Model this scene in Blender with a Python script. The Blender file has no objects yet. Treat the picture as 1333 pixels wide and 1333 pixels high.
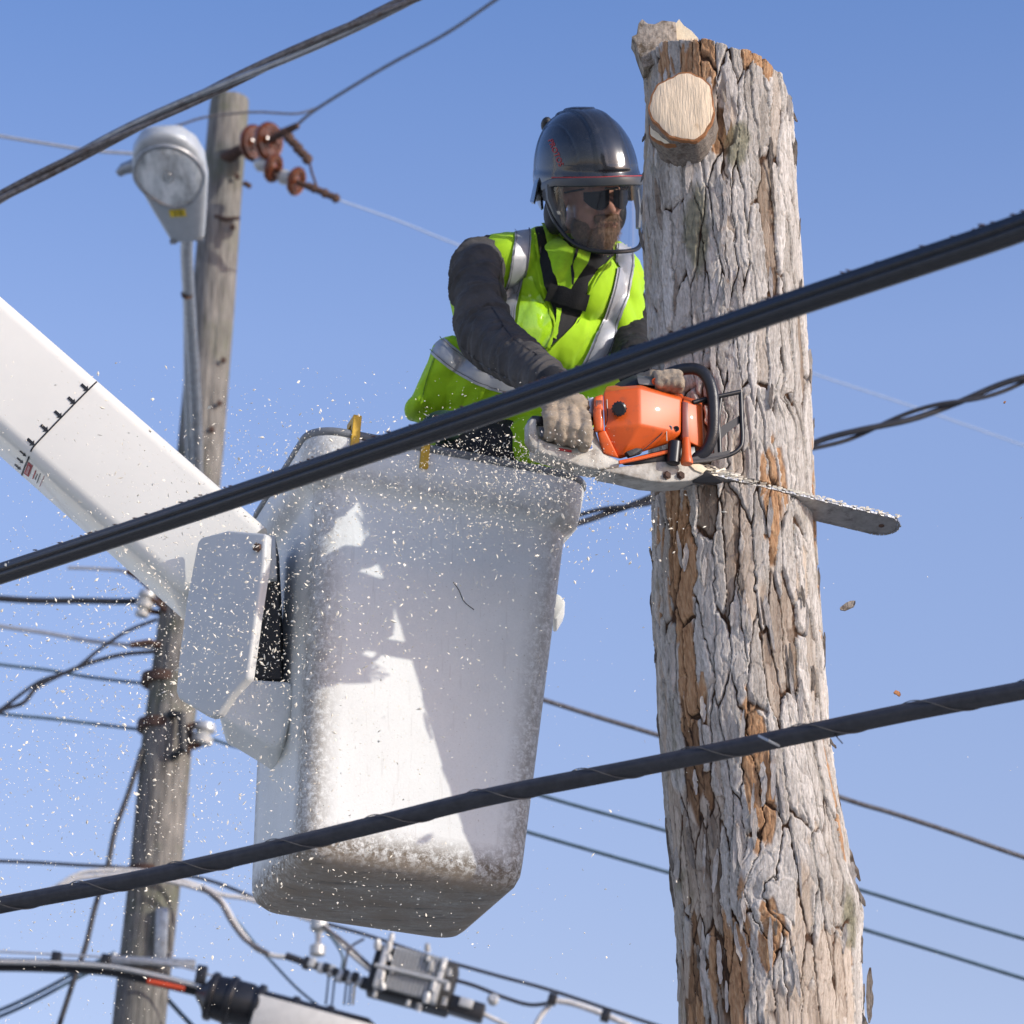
import bpy, bmesh, math, random
import numpy as np
from mathutils import Vector, Matrix, geometry
from mathutils.bvhtree import BVHTree
random.seed(7); RNG = np.random.default_rng(7)
S = bpy.context.scene; C = S.collection
R = math.radians

# ---------------------------------------------------------------- camera, sky, sun, exposure
PITCH = R(22); FPX = 4200.0; CAM = Vector((0, 0, 1.65))
cd = bpy.data.cameras.new('camera'); cam = bpy.data.objects.new('camera', cd); C.objects.link(cam)
cam.location = CAM; cam.rotation_euler = (R(90) + PITCH, 0, 0)
cd.sensor_width = 36; cd.lens = 36 * FPX / 1333; cd.clip_start = .1; cd.clip_end = 3000
cd.dof.use_dof = True; cd.dof.focus_distance = 7.75; cd.dof.aperture_fstop = 6.3
S.camera = cam
FW = Vector((0, math.cos(PITCH), math.sin(PITCH))); UP = Vector((0, -math.sin(PITCH), math.cos(PITCH))); RT = Vector((1, 0, 0))

SUN_AZ, SUN_EL = 62.0, 20.0            # azimuth: degrees to the right of straight-behind-the-camera
TOSUN = Vector((math.sin(R(SUN_AZ)) * math.cos(R(SUN_EL)), -math.cos(R(SUN_AZ)) * math.cos(R(SUN_EL)), math.sin(R(SUN_EL))))
wd = bpy.data.worlds.new('World'); S.world = wd; wd.use_nodes = True
wn = wd.node_tree.nodes; wl = wd.node_tree.links; wn.clear()
wo = wn.new('ShaderNodeOutputWorld'); wb = wn.new('ShaderNodeBackground'); sk = wn.new('ShaderNodeTexSky')
sk.sky_type = 'NISHITA'; sk.sun_disc = False; sk.sun_elevation = R(SUN_EL); sk.sun_rotation = math.atan2(TOSUN.x, TOSUN.y)
sk.altitude = 100; sk.air_density = 1.0; sk.dust_density = 0.9; sk.ozone_density = 2.2
wh = wn.new('ShaderNodeMix'); wh.data_type = 'RGBA'; wh.blend_type = 'MULTIPLY'; wh.inputs['Factor'].default_value = 1
tcw = wn.new('ShaderNodeTexCoord'); sxw = wn.new('ShaderNodeSeparateXYZ'); wl.new(tcw.outputs['Generated'], sxw.inputs[0])
rw = wn.new('ShaderNodeValToRGB'); re_ = rw.color_ramp.elements; re_.new(.42)
for e_, (p_, c_) in zip(re_, ((.24, (1.08, .85, .87)), (.42, (1.15, 1.0, 1.1)), (.52, (.79, .84, 1.07)))): e_.position = p_; e_.color = (*c_, 1)
wl.new(sxw.outputs[2], rw.inputs[0]); wl.new(rw.outputs[0], wh.inputs['B'])
wl.new(sk.outputs[0], wh.inputs['A']); wl.new(wh.outputs['Result'], wb.inputs[0]); wl.new(wb.outputs[0], wo.inputs[0])
wb.inputs[1].default_value = 0.15
sd = bpy.data.lights.new('sun', 'SUN'); sd.energy = 2.35; sd.angle = R(.53); sd.color = (1, .965, .88)
so = bpy.data.objects.new('sun', sd); C.objects.link(so); so.rotation_euler = (-TOSUN).to_track_quat('-Z', 'Y').to_euler(); so.location = (5, -5, 12)
S.view_settings.view_transform = 'Standard'; S.view_settings.look = 'None'; S.view_settings.gamma = 1
S.view_settings.use_curve_mapping = False; S.view_settings.exposure = 0.6

# ---------------------------------------------------------------- helpers: points
def ray(px, py):
    return (FW + RT * ((px - 666.5) / FPX) + UP * ((666.5 - py) / FPX))
def W(px, py, Y):                       # world point on the plane y = Y
    d = ray(px, py); return CAM + d * ((Y - CAM.y) / d.y)
def PROJ(p):
    v = Vector(p) - CAM; d = v.dot(FW); return (666.5 + v.dot(RT) / d * FPX, 666.5 - v.dot(UP) / d * FPX)
def PXM(Y): return FPX / ((Y) * math.cos(PITCH) * 1.0 + Y * math.tan(PITCH) * math.sin(PITCH))
class Frame:
    def __init__(s, o, x, z):
        s.o = Vector(o); s.x = Vector(x).normalized(); z = Vector(z); z = z - s.x * z.dot(s.x); s.z = z.normalized(); s.y = s.z.cross(s.x)
        s.M = Matrix(((s.x.x, s.y.x, s.z.x, s.o.x), (s.x.y, s.y.y, s.z.y, s.o.y), (s.x.z, s.y.z, s.z.z, s.o.z), (0, 0, 0, 1)))
    def P(s, x, y, z): return s.o + s.x * x + s.y * y + s.z * z
    def at(s, px, py, yl):              # local coordinates on the plane local y = yl
        d = ray(px, py); q = s.o + s.y * yl - CAM; t = q.dot(s.y) / d.dot(s.y); v = CAM + d * t - s.o
        return Vector((v.dot(s.x), yl, v.dot(s.z)))
    def G(s, px, py, yl):
        v = s.at(px, py, yl); return s.P(*v)
# ---------------------------------------------------------------- noise (numpy)
def _h(ix, iy, iz, s):
    n = (ix.astype(np.int64) * 73856093) ^ (iy.astype(np.int64) * 19349663) ^ (iz.astype(np.int64) * 83492791) ^ (s * 2654435761 & 0xffffffff)
    n = (n ^ (n >> 13)) * 1274126177 & 0xffffffff; n = (n ^ (n >> 16)) * 2246822519 & 0xffffffff
    return ((n ^ (n >> 15)) & 0xffffff) / float(0xffffff)
def n3(x, y, z, s=0):
    x = np.asarray(x, float); y = np.asarray(y, float) + 0 * x; z = np.asarray(z, float) + 0 * x
    ix, iy, iz = np.floor(x), np.floor(y), np.floor(z); fx, fy, fz = x - ix, y - iy, z - iz
    fx = fx * fx * (3 - 2 * fx); fy = fy * fy * (3 - 2 * fy); fz = fz * fz * (3 - 2 * fz); r = 0
    for a in (0, 1):
        for b in (0, 1):
            for c in (0, 1):
                r = r + _h(ix + a, iy + b, iz + c, s) * (fx if a else 1 - fx) * (fy if b else 1 - fy) * (fz if c else 1 - fz)
    return r * 2 - 1
def fbm(x, y, z, s=0, o=4):
    r = 0; a = .5; f = 1
    for k in range(o): r = r + a * n3(x * f, y * f, z * f, s + k * 17); a *= .5; f *= 2.03
    return r
def worley(u, v, s=0):
    iu, iv = np.floor(u), np.floor(v); F1 = np.full(u.shape, 9.); F2 = F1.copy(); cid = np.zeros(u.shape); du = cid.copy(); dv = cid.copy()
    for a in (-1, 0, 1):
        for b in (-1, 0, 1):
            cu = iu + a + .1 + .8 * _h(iu + a, iv + b, 0 * iu, s); cv = iv + b + .1 + .8 * _h(iu + a, iv + b, 0 * iu + 5, s)
            d = np.hypot(cu - u, cv - v); m = d < F1
            F2 = np.where(m, F1, np.minimum(F2, d)); F1 = np.where(m, d, F1)
            cid = np.where(m, _h(iu + a, iv + b, 0 * iu + 9, s), cid); du = np.where(m, u - cu, du); dv = np.where(m, v - cv, dv)
    return F1, F2, cid, du, dv
def sm(x, a, b):
    t = np.clip((x - a) / (b - a), 0, 1); return t * t * (3 - 2 * t)
# ---------------------------------------------------------------- helpers: objects
def tag(o, label=None, cat=None, group=None, kind=None):
    if label: o['label'] = label
    if cat: o['category'] = cat
    if group: o['group'] = group
    if kind: o['kind'] = kind
    return o
def thing(name, label, cat, loc=(0, 0, 0), group=None):
    o = bpy.data.objects.new(name, None); C.objects.link(o); o.location = loc; o.empty_display_size = .1
    return tag(o, label, cat, group)
def link(name, me, mat, parent=None):
    o = bpy.data.objects.new(name, me); C.objects.link(o)
    if mat and not me.materials: me.materials.append(mat)
    if parent:
        o.parent = parent; o.matrix_parent_inverse = Matrix.Translation(-parent.location)
    return o
class MB:
    def __init__(s): s.v = []; s.f = []
    def add(s, v, f):
        k = len(s.v); s.v += [tuple(p) for p in v]; s.f += [tuple(i + k for i in q) for q in f]; return s
    def tube(s, pts, r, seg=10, caps=True, prof=None, twist=0):
        pts = [Vector(p) for p in pts]; n = len(pts)
        if not hasattr(r, '__len__'): r = [r] * n
        T = [(pts[min(i + 1, n - 1)] - pts[max(i - 1, 0)]).normalized() for i in range(n)]
        a = Vector((0, 0, 1)) if abs(T[0].z) < .9 else Vector((0, 1, 0)); N = (a - T[0] * a.dot(T[0])).normalized()
        v = []; f = []
        for i in range(n):
            N = (N - T[i] * N.dot(T[i])).normalized(); B = T[i].cross(N)
            for k in range(seg):
                t = 2 * math.pi * k / seg + twist * i; q = r[i] * (prof[k] if prof else 1)
                v.append(pts[i] + (N * math.cos(t) + B * math.sin(t)) * q)
        for i in range(n - 1):
            for k in range(seg):
                k2 = (k + 1) % seg; f.append((i * seg + k, (i + 1) * seg + k, (i + 1) * seg + k2, i * seg + k2))
        if caps: f.append(tuple(range(seg))); f.append(tuple((n - 1) * seg + k for k in range(seg - 1, -1, -1)))
        return s.add(v, f)
    def lathe(s, prof, o, axis, seg=24, xdir=None):
        o = Vector(o); A = Vector(axis).normalized(); a = Vector((0, 0, 1)) if abs(A.z) < .9 else Vector((1, 0, 0))
        if xdir: a = Vector(xdir)
        N = (a - A * a.dot(A)).normalized(); B = A.cross(N); v = []; f = []
        for r, h in prof:
            for k in range(seg):
                t = 2 * math.pi * k / seg; v.append(o + A * h + (N * math.cos(t) + B * math.sin(t)) * r)
        n = len(prof)
        for i in range(n - 1):
            for k in range(seg):
                k2 = (k + 1) % seg; f.append((i * seg + k, i * seg + k2, (i + 1) * seg + k2, (i + 1) * seg + k))
        f.append(tuple(range(seg - 1, -1, -1))); f.append(tuple((n - 1) * seg + k for k in range(seg)))
        return s.add(v, f)
    def ell(s, c, r, M=None, seg=20, rings=12):
        v = []; f = []; c = Vector(c)
        for i in range(rings + 1):
            ph = math.pi * i / rings
            for k in range(seg):
                t = 2 * math.pi * k / seg; q = Vector((r[0] * math.sin(ph) * math.cos(t), r[1] * math.sin(ph) * math.sin(t), r[2] * math.cos(ph)))
                v.append(c + (M @ q if M else q))
        for i in range(rings):
            for k in range(seg):
                k2 = (k + 1) % seg; f.append((i * seg + k, (i + 1) * seg + k, (i + 1) * seg + k2, i * seg + k2))
        return s.add(v, f)
    def cap(s, p, q, a, b):             # tapered capsule
        p, q = Vector(p), Vector(q); s.ell(p, (a, a, a)); s.ell(q, (b, b, b)); return s.tube([p, q], [a, b], 20)
    def box(s, F, x0, x1, y0, y1, z0, z1):
        return s.add([F.P(x, y, z) for x in (x0, x1) for y in (y0, y1) for z in (z0, z1)],
                     [(0, 1, 3, 2), (4, 6, 7, 5), (0, 4, 5, 1), (2, 3, 7, 6), (0, 2, 6, 4), (1, 5, 7, 3)])
    def build(s, name, mat, parent=None, smooth=True, bevel=0, seg=2, ang=40):
        me = bpy.data.meshes.new(name); me.from_pydata(s.v, [], s.f); me.validate()
        if bevel:
            bm = bmesh.new(); bm.from_mesh(me); bmesh.ops.remove_doubles(bm, verts=bm.verts, dist=1e-5)
            bmesh.ops.recalc_face_normals(bm, faces=bm.faces)
            es = [e for e in bm.edges if len(e.link_faces) == 2 and e.calc_face_angle(0) > R(18)]
            bmesh.ops.bevel(bm, geom=es, offset=bevel, segments=seg, profile=.5, affect='EDGES', clamp_overlap=True)
            bm.to_mesh(me); bm.free()
        fin(me, smooth, ang)
        return link(name, me, mat, parent)
def fin(me, smooth=True, ang=40):
    bm = bmesh.new(); bm.from_mesh(me); bmesh.ops.recalc_face_normals(bm, faces=bm.faces)
    if smooth:
        for f in bm.faces: f.smooth = True
        for e in bm.edges:
            if len(e.link_faces) == 2 and e.calc_face_angle(0) > R(ang): e.smooth = False
    bm.to_mesh(me); bm.free()
def hull(name, pts, mat, parent, bevel=.004, seg=3):
    bm = bmesh.new(); [bm.verts.new(p) for p in pts]; r = bmesh.ops.convex_hull(bm, input=bm.verts)
    junk = [g for g in r['geom_interior'] if isinstance(g, bmesh.types.BMVert)] + [v for v in bm.verts if not v.link_faces]
    if junk: bmesh.ops.delete(bm, geom=list(set(junk)), context='VERTS')
    bmesh.ops.dissolve_limit(bm, angle_limit=R(6), verts=bm.verts, edges=bm.edges)
    bmesh.ops.bevel(bm, geom=list(bm.edges), offset=bevel, segments=seg, profile=.5, affect='EDGES', clamp_overlap=True)
    me = bpy.data.meshes.new(name); bm.to_mesh(me); bm.free(); fin(me, True, 35); return link(name, me, mat, parent)
def prism(F, px, y0, y1, mb=None):      # outline given by what it covers seen from the front, extruded in depth along local y
    mb = mb or MB(); q = [F.at(a, b, y0) for a, b in px]; n = len(q)
    v = [F.P(p.x, y0, p.z) for p in q] + [F.P(p.x, y1, p.z) for p in q]
    return mb.add(v, [tuple(range(n)), tuple(range(2 * n - 1, n - 1, -1))] + [(i, i + n, (i + 1) % n + n, (i + 1) % n) for i in range(n)])
def blob(mb, vox, smooth=3):            # one continuous surface round all the shapes
    me = bpy.data.meshes.new('tmp'); me.from_pydata(mb.v, [], mb.f); fin(me, False); o = bpy.data.objects.new('tmp', me); C.objects.link(o)
    m = o.modifiers.new('r', 'REMESH'); m.mode = 'VOXEL'; m.voxel_size = vox
    m = o.modifiers.new('s', 'SMOOTH'); m.factor = .6; m.iterations = smooth
    dg = bpy.context.evaluated_depsgraph_get(); dg.update(); e = o.evaluated_get(dg); r = bpy.data.meshes.new_from_object(e)
    bpy.data.objects.remove(o); bpy.data.meshes.remove(me); return r
def mverts(me):
    a = np.empty(len(me.vertices) * 3); me.vertices.foreach_get('co', a); return a.reshape(-1, 3)
def mnorm(me):
    a = np.empty(len(me.vertices) * 3); me.vertices.foreach_get('normal', a); return a.reshape(-1, 3)
def setv(me, v): me.vertices.foreach_set('co', v.ravel()); me.update()
def smooth_all(me): me.polygons.foreach_set('use_smooth', np.ones(len(me.polygons), bool))
def attr(me, name, a):
    t = me.attributes.new(name, 'FLOAT', 'POINT'); t.data.foreach_set('value', np.asarray(a, np.float32).ravel())
def bvh(me): return BVHTree.FromPolygons([v.co.copy() for v in me.vertices], [tuple(p.vertices) for p in me.polygons])
def spline(p, n):
    p = [np.array(q, float) for q in p]; p = [2 * p[0] - p[1]] + p + [2 * p[-1] - p[-2]]; out = []
    for i in range(1, len(p) - 2):
        for k in range(n):
            t = k / n; a, b, c, d = p[i - 1:i + 3]
            out.append(.5 * (2 * b + (c - a) * t + (2 * a - 5 * b + 4 * c - d) * t * t + (3 * b - a - 3 * c + d) * t ** 3))
    out.append(p[-2]); return out
def drape(px, B, off, thick):           # cloth outline laid onto a body surface, following its folds
    P = [np.array(q, float) for q in px]; bd = []
    for i in range(len(P)):
        a, b = P[i], P[(i + 1) % len(P)]; n = max(1, int(np.hypot(*(b - a)) / 3)); bd += [a + (b - a) * k / n for k in range(n)]
    bd = np.array(bd); lo, hi = bd.min(0), bd.max(0); pts = [Vector(q) for q in bd]; nb = len(pts); g = 3.2
    for iy, y in enumerate(np.arange(lo[1], hi[1], g)):
        for x in np.arange(lo[0], hi[0], g):
            q = (x + (g / 2 if iy % 2 else 0), y); ins = False; j = nb - 1; near = ((bd - q) ** 2).sum(1).min() < 4
            for i in range(nb):
                if (bd[i][1] > q[1]) != (bd[j][1] > q[1]) and q[0] < (bd[j][0] - bd[i][0]) * (q[1] - bd[i][1]) / (bd[j][1] - bd[i][1]) + bd[i][0]: ins = not ins
                j = i
            if ins and not near: pts.append(Vector(q))
    vs, es, fs, *_ = geometry.delaunay_2d_cdt(pts, [], [list(range(nb))], 1, 1e-4)
    v = []; ok = []
    for q in vs:
        d = ray(q.x, q.y).normalized(); h = B.ray_cast(CAM, d)
        if h[0] is None: v.append(CAM + d * 8); ok.append(False); continue
        nn = h[1] if h[1].dot(d) < 0 else -h[1]; v.append(h[0] + nn * off); ok.append(True)
    return shell(v, [f for f in fs if all(ok[i] for i in f)], thick)
def ribbon(cl, w, B, off, thick, nw=5):
    c = spline(cl, 10); m = MB(); v = []; n = len(c); ok = []
    for i in range(n):
        t = c[min(i + 1, n - 1)] - c[max(i - 1, 0)]; t = t / np.hypot(*t); nn = np.array((-t[1], t[0])); ww = w[0] + (w[1] - w[0]) * i / (n - 1) if hasattr(w, '__len__') else w
        for k in range(nw + 1):
            q = c[i] + nn * (k / nw - .5) * ww; d = ray(*q).normalized(); h = B.ray_cast(CAM, d)
            if h[0] is None: v.append(CAM + d * 8); ok.append(False); continue
            q = h[1] if h[1].dot(d) < 0 else -h[1]; v.append(h[0] + q * off); ok.append(True)
    f = []
    for i in range(n - 1):
        for k in range(nw):
            q = (i * (nw + 1) + k, i * (nw + 1) + k + 1, (i + 1) * (nw + 1) + k + 1, (i + 1) * (nw + 1) + k)
            if all(ok[j] for j in q) and (v[q[0]] - v[q[2]]).length < .06: f.append(q)
    return shell(v, f, thick)
def shell(v, f, thick):
    used = sorted({i for q in f for i in q}); mp = {i: k for k, i in enumerate(used)}; n = len(used)
    dd = [(CAM - v[i]).normalized() * -thick for i in used]
    vv = [v[i] for i in used] + [v[i] + d for i, d in zip(used, dd)]; ff = []; ec = {}
    for q in f:
        q = [mp[i] for i in q]; ff.append(tuple(q)); ff.append(tuple(i + n for i in reversed(q)))
        for a, b in zip(q, q[1:] + q[:1]): ec[(a, b)] = ec.get((a, b), 0) + 1
    for (a, b) in ec:
        if (b, a) not in ec: ff.append((b, a, a + n, b + n))
    return MB().add(vv, ff)
# ---------------------------------------------------------------- materials
def ramp(nt, fac, stops):
    r = nt.nodes.new('ShaderNodeValToRGB'); e = r.color_ramp.elements
    while len(e) < len(stops): e.new(.5)
    for k, (p, c) in enumerate(stops): e[k].position = p; e[k].color = (*c, 1) if len(c) == 3 else c
    nt.links.new(fac, r.inputs[0]); return r.outputs[0]
def noise(nt, scale, detail=5, stretch=None, rough=.6, dist=0):
    tc = nt.nodes.new('ShaderNodeTexCoord'); o = tc.outputs['Object']
    if stretch:
        m = nt.nodes.new('ShaderNodeMapping'); m.inputs['Scale'].default_value = stretch; nt.links.new(o, m.inputs[0]); o = m.outputs[0]
    n = nt.nodes.new('ShaderNodeTexNoise'); n.inputs['Scale'].default_value = scale; n.inputs['Detail'].default_value = detail
    n.inputs['Roughness'].default_value = rough; n.inputs['Distortion'].default_value = dist; nt.links.new(o, n.inputs['Vector']); return n.outputs['Fac']
def mix(nt, f, a, b, mode='MIX'):
    m = nt.nodes.new('ShaderNodeMix'); m.data_type = 'RGBA'; m.blend_type = mode
    for s, v in (('Factor', f), ('A', a), ('B', b)):
        if hasattr(v, 'is_linked') or hasattr(v, 'links'): nt.links.new(v, m.inputs[s])
        elif s == 'Factor': m.inputs[s].default_value = v
        else: m.inputs[s].default_value = (*v, 1)
    return m.outputs['Result']
def mat(name, col, rough=.6, metal=0, var=.25, scale=20, stretch=None, bump=0, bscale=60, bstretch=None, dirt=None, dscale=8, dlo=.5, dhi=.7, spec=.5, sheen=0, coat=0):
    m = bpy.data.materials.new(name); m.use_nodes = True; nt = m.node_tree; b = nt.nodes['Principled BSDF']
    c = ramp(nt, noise(nt, scale, 6, stretch), [(.3, tuple(x * (1 - var) for x in col)), (.7, tuple(min(1, x * (1 + var * .6)) for x in col))])
    if dirt:
        f = ramp(nt, noise(nt, dscale, 8, rough=.7), [(dlo, (0, 0, 0)), (dhi, (1, 1, 1))]); c = mix(nt, f, c, dirt)
    nt.links.new(c, b.inputs['Base Color']); b.inputs['Roughness'].default_value = rough; b.inputs['Metallic'].default_value = metal
    b.inputs['Specular IOR Level'].default_value = spec; b.inputs['Sheen Weight'].default_value = sheen; b.inputs['Coat Weight'].default_value = coat
    if bump:
        n = nt.nodes.new('ShaderNodeBump'); n.inputs['Strength'].default_value = bump; n.inputs['Distance'].default_value = .004
        nt.links.new(noise(nt, bscale, 6, bstretch), n.inputs['Height']); nt.links.new(n.outputs[0], b.inputs['Normal'])
    return m
def amath(nt, op, a, b=None):
    n = nt.nodes.new('ShaderNodeMath'); n.operation = op; n.use_clamp = True
    for k, v in enumerate((a, b)):
        if v is None: continue
        if hasattr(v, 'links'): nt.links.new(v, n.inputs[k])
        else: n.inputs[k].default_value = v
    return n.outputs[0]
def att(nt, name):
    a = nt.nodes.new('ShaderNodeAttribute'); a.attribute_name = name; return a.outputs['Fac']

M = {}
M['wood_cut'] = mat('fresh cut wood', (.78, .62, .43), .75, var=.24, scale=14, stretch=(9, 9, .9), bump=1, bscale=30, bstretch=(9, 9, .9), dirt=(.42, .25, .12), dscale=14, dlo=.62, dhi=.8)
M['wood_pale'] = mat('pale split wood', (.8, .68, .48), .8, var=.15, scale=30, bump=.4, bscale=80)
M['rim_bark'] = mat('orange inner bark', (.33, .14, .05), .85, var=.4, scale=40, bump=.8, bscale=120)
M['pole'] = mat('weathered pole wood', (.21, .195, .172), .9, var=.8, scale=14, stretch=(7, 7, .35), bump=1, bscale=22, bstretch=(8, 8, .4), dirt=(.11, .12, .07), dscale=2.5, dlo=.5, dhi=.72)
M['black_rubber'] = mat('black cable jacket', (.016, .016, .019), .33, var=.4, scale=50, bump=.25, bscale=200)
M['dark_rubber'] = mat('weathered cable jacket', (.03, .03, .035), .5, var=.4, scale=50, bump=.2, bscale=200)
M['grey_wire'] = mat('weathered aluminium wire', (.2, .19, .19), .55, .5, var=.4, scale=60, dirt=(.1, .07, .05), dscale=40)
M['pale_wire'] = mat('bright aluminium wire', (.55, .55, .56), .45, .6, var=.2, scale=60)
M['faint_wire'] = mat('far thin wire', (.3, .36, .47), .6, var=.1)
M['blue_wire'] = mat('grey jacketed wire', (.08, .13, .17), .5, var=.3)
M['white_cable'] = mat('white coaxial jacket', (.62, .6, .57), .5, var=.25, scale=30)
M['galv'] = mat('galvanised steel', (.36, .38, .4), .45, .7, var=.2, scale=30, dirt=(.2, .19, .18), dscale=20)
M['lamp_grey'] = mat('grey painted lamp housing', (.42, .45, .47), .4, .1, var=.1, scale=20, dirt=(.25, .25, .25), dscale=12, dlo=.6, dhi=.85)
M['porcelain'] = mat('brown glazed porcelain', (.15, .045, .02), .2, var=.35, scale=25, coat=.6)
M['rust'] = mat('rusted iron', (.09, .05, .035), .85, var=.5, scale=60, bump=.5)
M['alloy'] = mat('cast aluminium', (.52, .52, .5), .42, .35, var=.15, scale=40, dirt=(.3, .29, .27), dscale=30, dlo=.6, dhi=.85)
M['plastic_black'] = mat('black moulded plastic', (.014, .014, .016), .35, var=.3, scale=40)
M['plastic_matt'] = mat('matt black plastic', (.02, .02, .021), .6, var=.3, scale=40, bump=.3, bscale=150)
M['tape'] = mat('orange red tape', (.6, .07, .02), .5, var=.15)
M['label_white'] = mat('white printed label', (.62, .6, .55), .5, var=.1)
M['yellow'] = mat('yellow plastic', (.62, .36, .02), .5, var=.2, scale=25, dirt=(.25, .14, .03), dscale=30, dlo=.55, dhi=.75)
M['ink'] = mat('black print', (.012, .012, .014), .6, var=.2)
M['ink_red'] = mat('red print', (.42, .03, .03), .6, var=.2)
M['gel'] = mat('white boom gelcoat', (.78, .75, .665), .38, var=.06, scale=3, dirt=(.5, .46, .4), dscale=26, dlo=.66, dhi=.86, bump=.04, bscale=30, coat=.2)
M['cover'] = mat('grey painted cover', (.56, .565, .54), .42, var=.07, scale=8, dirt=(.4, .41, .41), dscale=40, dlo=.66, dhi=.85)
M['vest'] = mat('lime high visibility polyester', (.36, .62, .01), .75, var=.13, scale=9, bump=.25, bscale=700, dirt=(.14, .3, .02), dscale=11, dlo=.64, dhi=.86, sheen=.15, spec=.25)
M['fleece'] = mat('lime fleece', (.4, .72, .01), .85, var=.15, scale=60, bump=.5, bscale=500, sheen=.2)
M['stripe'] = mat('silver reflective tape', (.4, .41, .43), .42, .25, var=.12, scale=30, dirt=(.27, .27, .27), dscale=30, dlo=.55, dhi=.8, bump=.15, bscale=400)
M['jacket'] = mat('worn black canvas', (.06, .058, .058), .85, var=.3, scale=14, dirt=(.12, .11, .1), dscale=9, dlo=.4, dhi=.9, bump=.5, bscale=500, spec=.25)
M['dark_cloth'] = mat('black jacket fabric', (.012, .012, .013), .85, var=.3, scale=30, bump=.4, bscale=300)
M['trouser'] = mat('dark work trousers', (.016, .018, .024), .85, var=.3, scale=30, bump=.4, bscale=300)
M['green_cloth'] = mat('dark green shirt', (.02, .06, .04), .85, var=.3, scale=60, bump=.4, bscale=300)
M['glove'] = mat('dirty suede glove', (.36, .29, .21), .9, var=.3, scale=25, dirt=(.12, .09, .065), dscale=16, dlo=.48, dhi=.72, bump=.6, bscale=220)
M['skin'] = mat('weathered skin', (.5, .25, .17), .5, var=.15, scale=40, bump=.15, bscale=250)
M['beard'] = mat('brown beard hair', (.22, .13, .075), .6, var=.5, scale=160)
M['helmet'] = mat('glossy charcoal helmet', (.02, .022, .026), .2, var=.25, scale=60, dirt=(.07, .068, .065), dscale=24, dlo=.6, dhi=.85, coat=.5)
M['visor_frame'] = mat('dark grey visor frame', (.06, .065, .07), .38, var=.15)
M['lens'] = mat('dark sunglass lens', (.006, .006, .008), .16, var=.1, spec=.2)
M['orange'] = mat('orange saw plastic', (.68, .105, .009), .45, var=.12, scale=14, dirt=(.26, .07, .03), dscale=30, dlo=.54, dhi=.85, coat=.15)
M['saw_grey'] = mat('dirty pale grey saw casing', (.44, .42, .37), .5, var=.2, scale=20, dirt=(.13, .1, .07), dscale=22, dlo=.46, dhi=.7, bump=.2, bscale=90)
M['steel'] = mat('worn bar steel', (.42, .42, .42), .36, .75, var=.25, scale=50, dirt=(.1, .09, .08), dscale=26, dlo=.52, dhi=.75)
M['chain'] = mat('bright chain steel', (.5, .48, .44), .35, .9, var=.2, scale=60)
M['dust'] = mat('pale sawdust', (.86, .79, .64), .8, var=.1, scale=50)
M['flake'] = mat('brown bark flake', (.22, .17, .13), .9, var=.5, scale=40, bump=.6)
M['flake_mid'] = mat('grey-brown bark', (.34, .29, .235), .92, var=.6, scale=40, stretch=(3, 3, 1.2), bump=1, bscale=50, dirt=(.1, .07, .04), dscale=30, dlo=.5, dhi=.62)
M['flake_light'] = mat('pale bark strip', (.5, .455, .41), .92, var=.4, scale=30, stretch=(5, 5, .8), bump=1, bscale=60, bstretch=(5, 5, 1), dirt=(.3, .17, .08), dscale=25, dlo=.55, dhi=.75)
M['flake_grey'] = mat('grey bark strip', (.24, .205, .17), .92, var=.5, scale=30, stretch=(5, 5, .8), bump=1, bscale=60, bstretch=(5, 5, 1), dirt=(.06, .035, .02), dscale=25, dlo=.5, dhi=.7)
M['grass'] = mat('pale gravel yard', (.48, .5, .47), .95, var=.25, scale=3, bump=.5)
M['asphalt'] = mat('asphalt', (.07, .07, .068), .9, var=.2, scale=5, bump=.3)
M['paint'] = mat('road paint', (.7, .7, .66), .7)
M['kerb'] = mat('concrete kerb', (.4, .39, .36), .9, var=.2)
M['truck'] = mat('white truck paint', (.75, .75, .73), .35)
def glassmat(name, tint, f0, rough=.02, base=0):
    m = bpy.data.materials.new(name); m.use_nodes = True; nt = m.node_tree; nt.nodes.clear(); o = nt.nodes.new('ShaderNodeOutputMaterial')
    t = nt.nodes.new('ShaderNodeBsdfTransparent'); t.inputs[0].default_value = (*tint, 1); g = nt.nodes.new('ShaderNodeBsdfGlossy'); g.inputs['Roughness'].default_value = rough
    fr = nt.nodes.new('ShaderNodeFresnel'); fr.inputs[0].default_value = f0; x = nt.nodes.new('ShaderNodeMixShader')
    f = amath(nt, 'ADD', fr.outputs[0], base); nt.links.new(f, x.inputs[0]); nt.links.new(t.outputs[0], x.inputs[1]); nt.links.new(g.outputs[0], x.inputs[2]); nt.links.new(x.outputs[0], o.inputs[0]); return m
M['visor'] = glassmat('clear scratched visor', (.86, .87, .88), 1.4, .08, .03)
M['lamp_glass'] = glassmat('lamp lens glass', (.8, .83, .83), 1.5, .12, .12)
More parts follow.
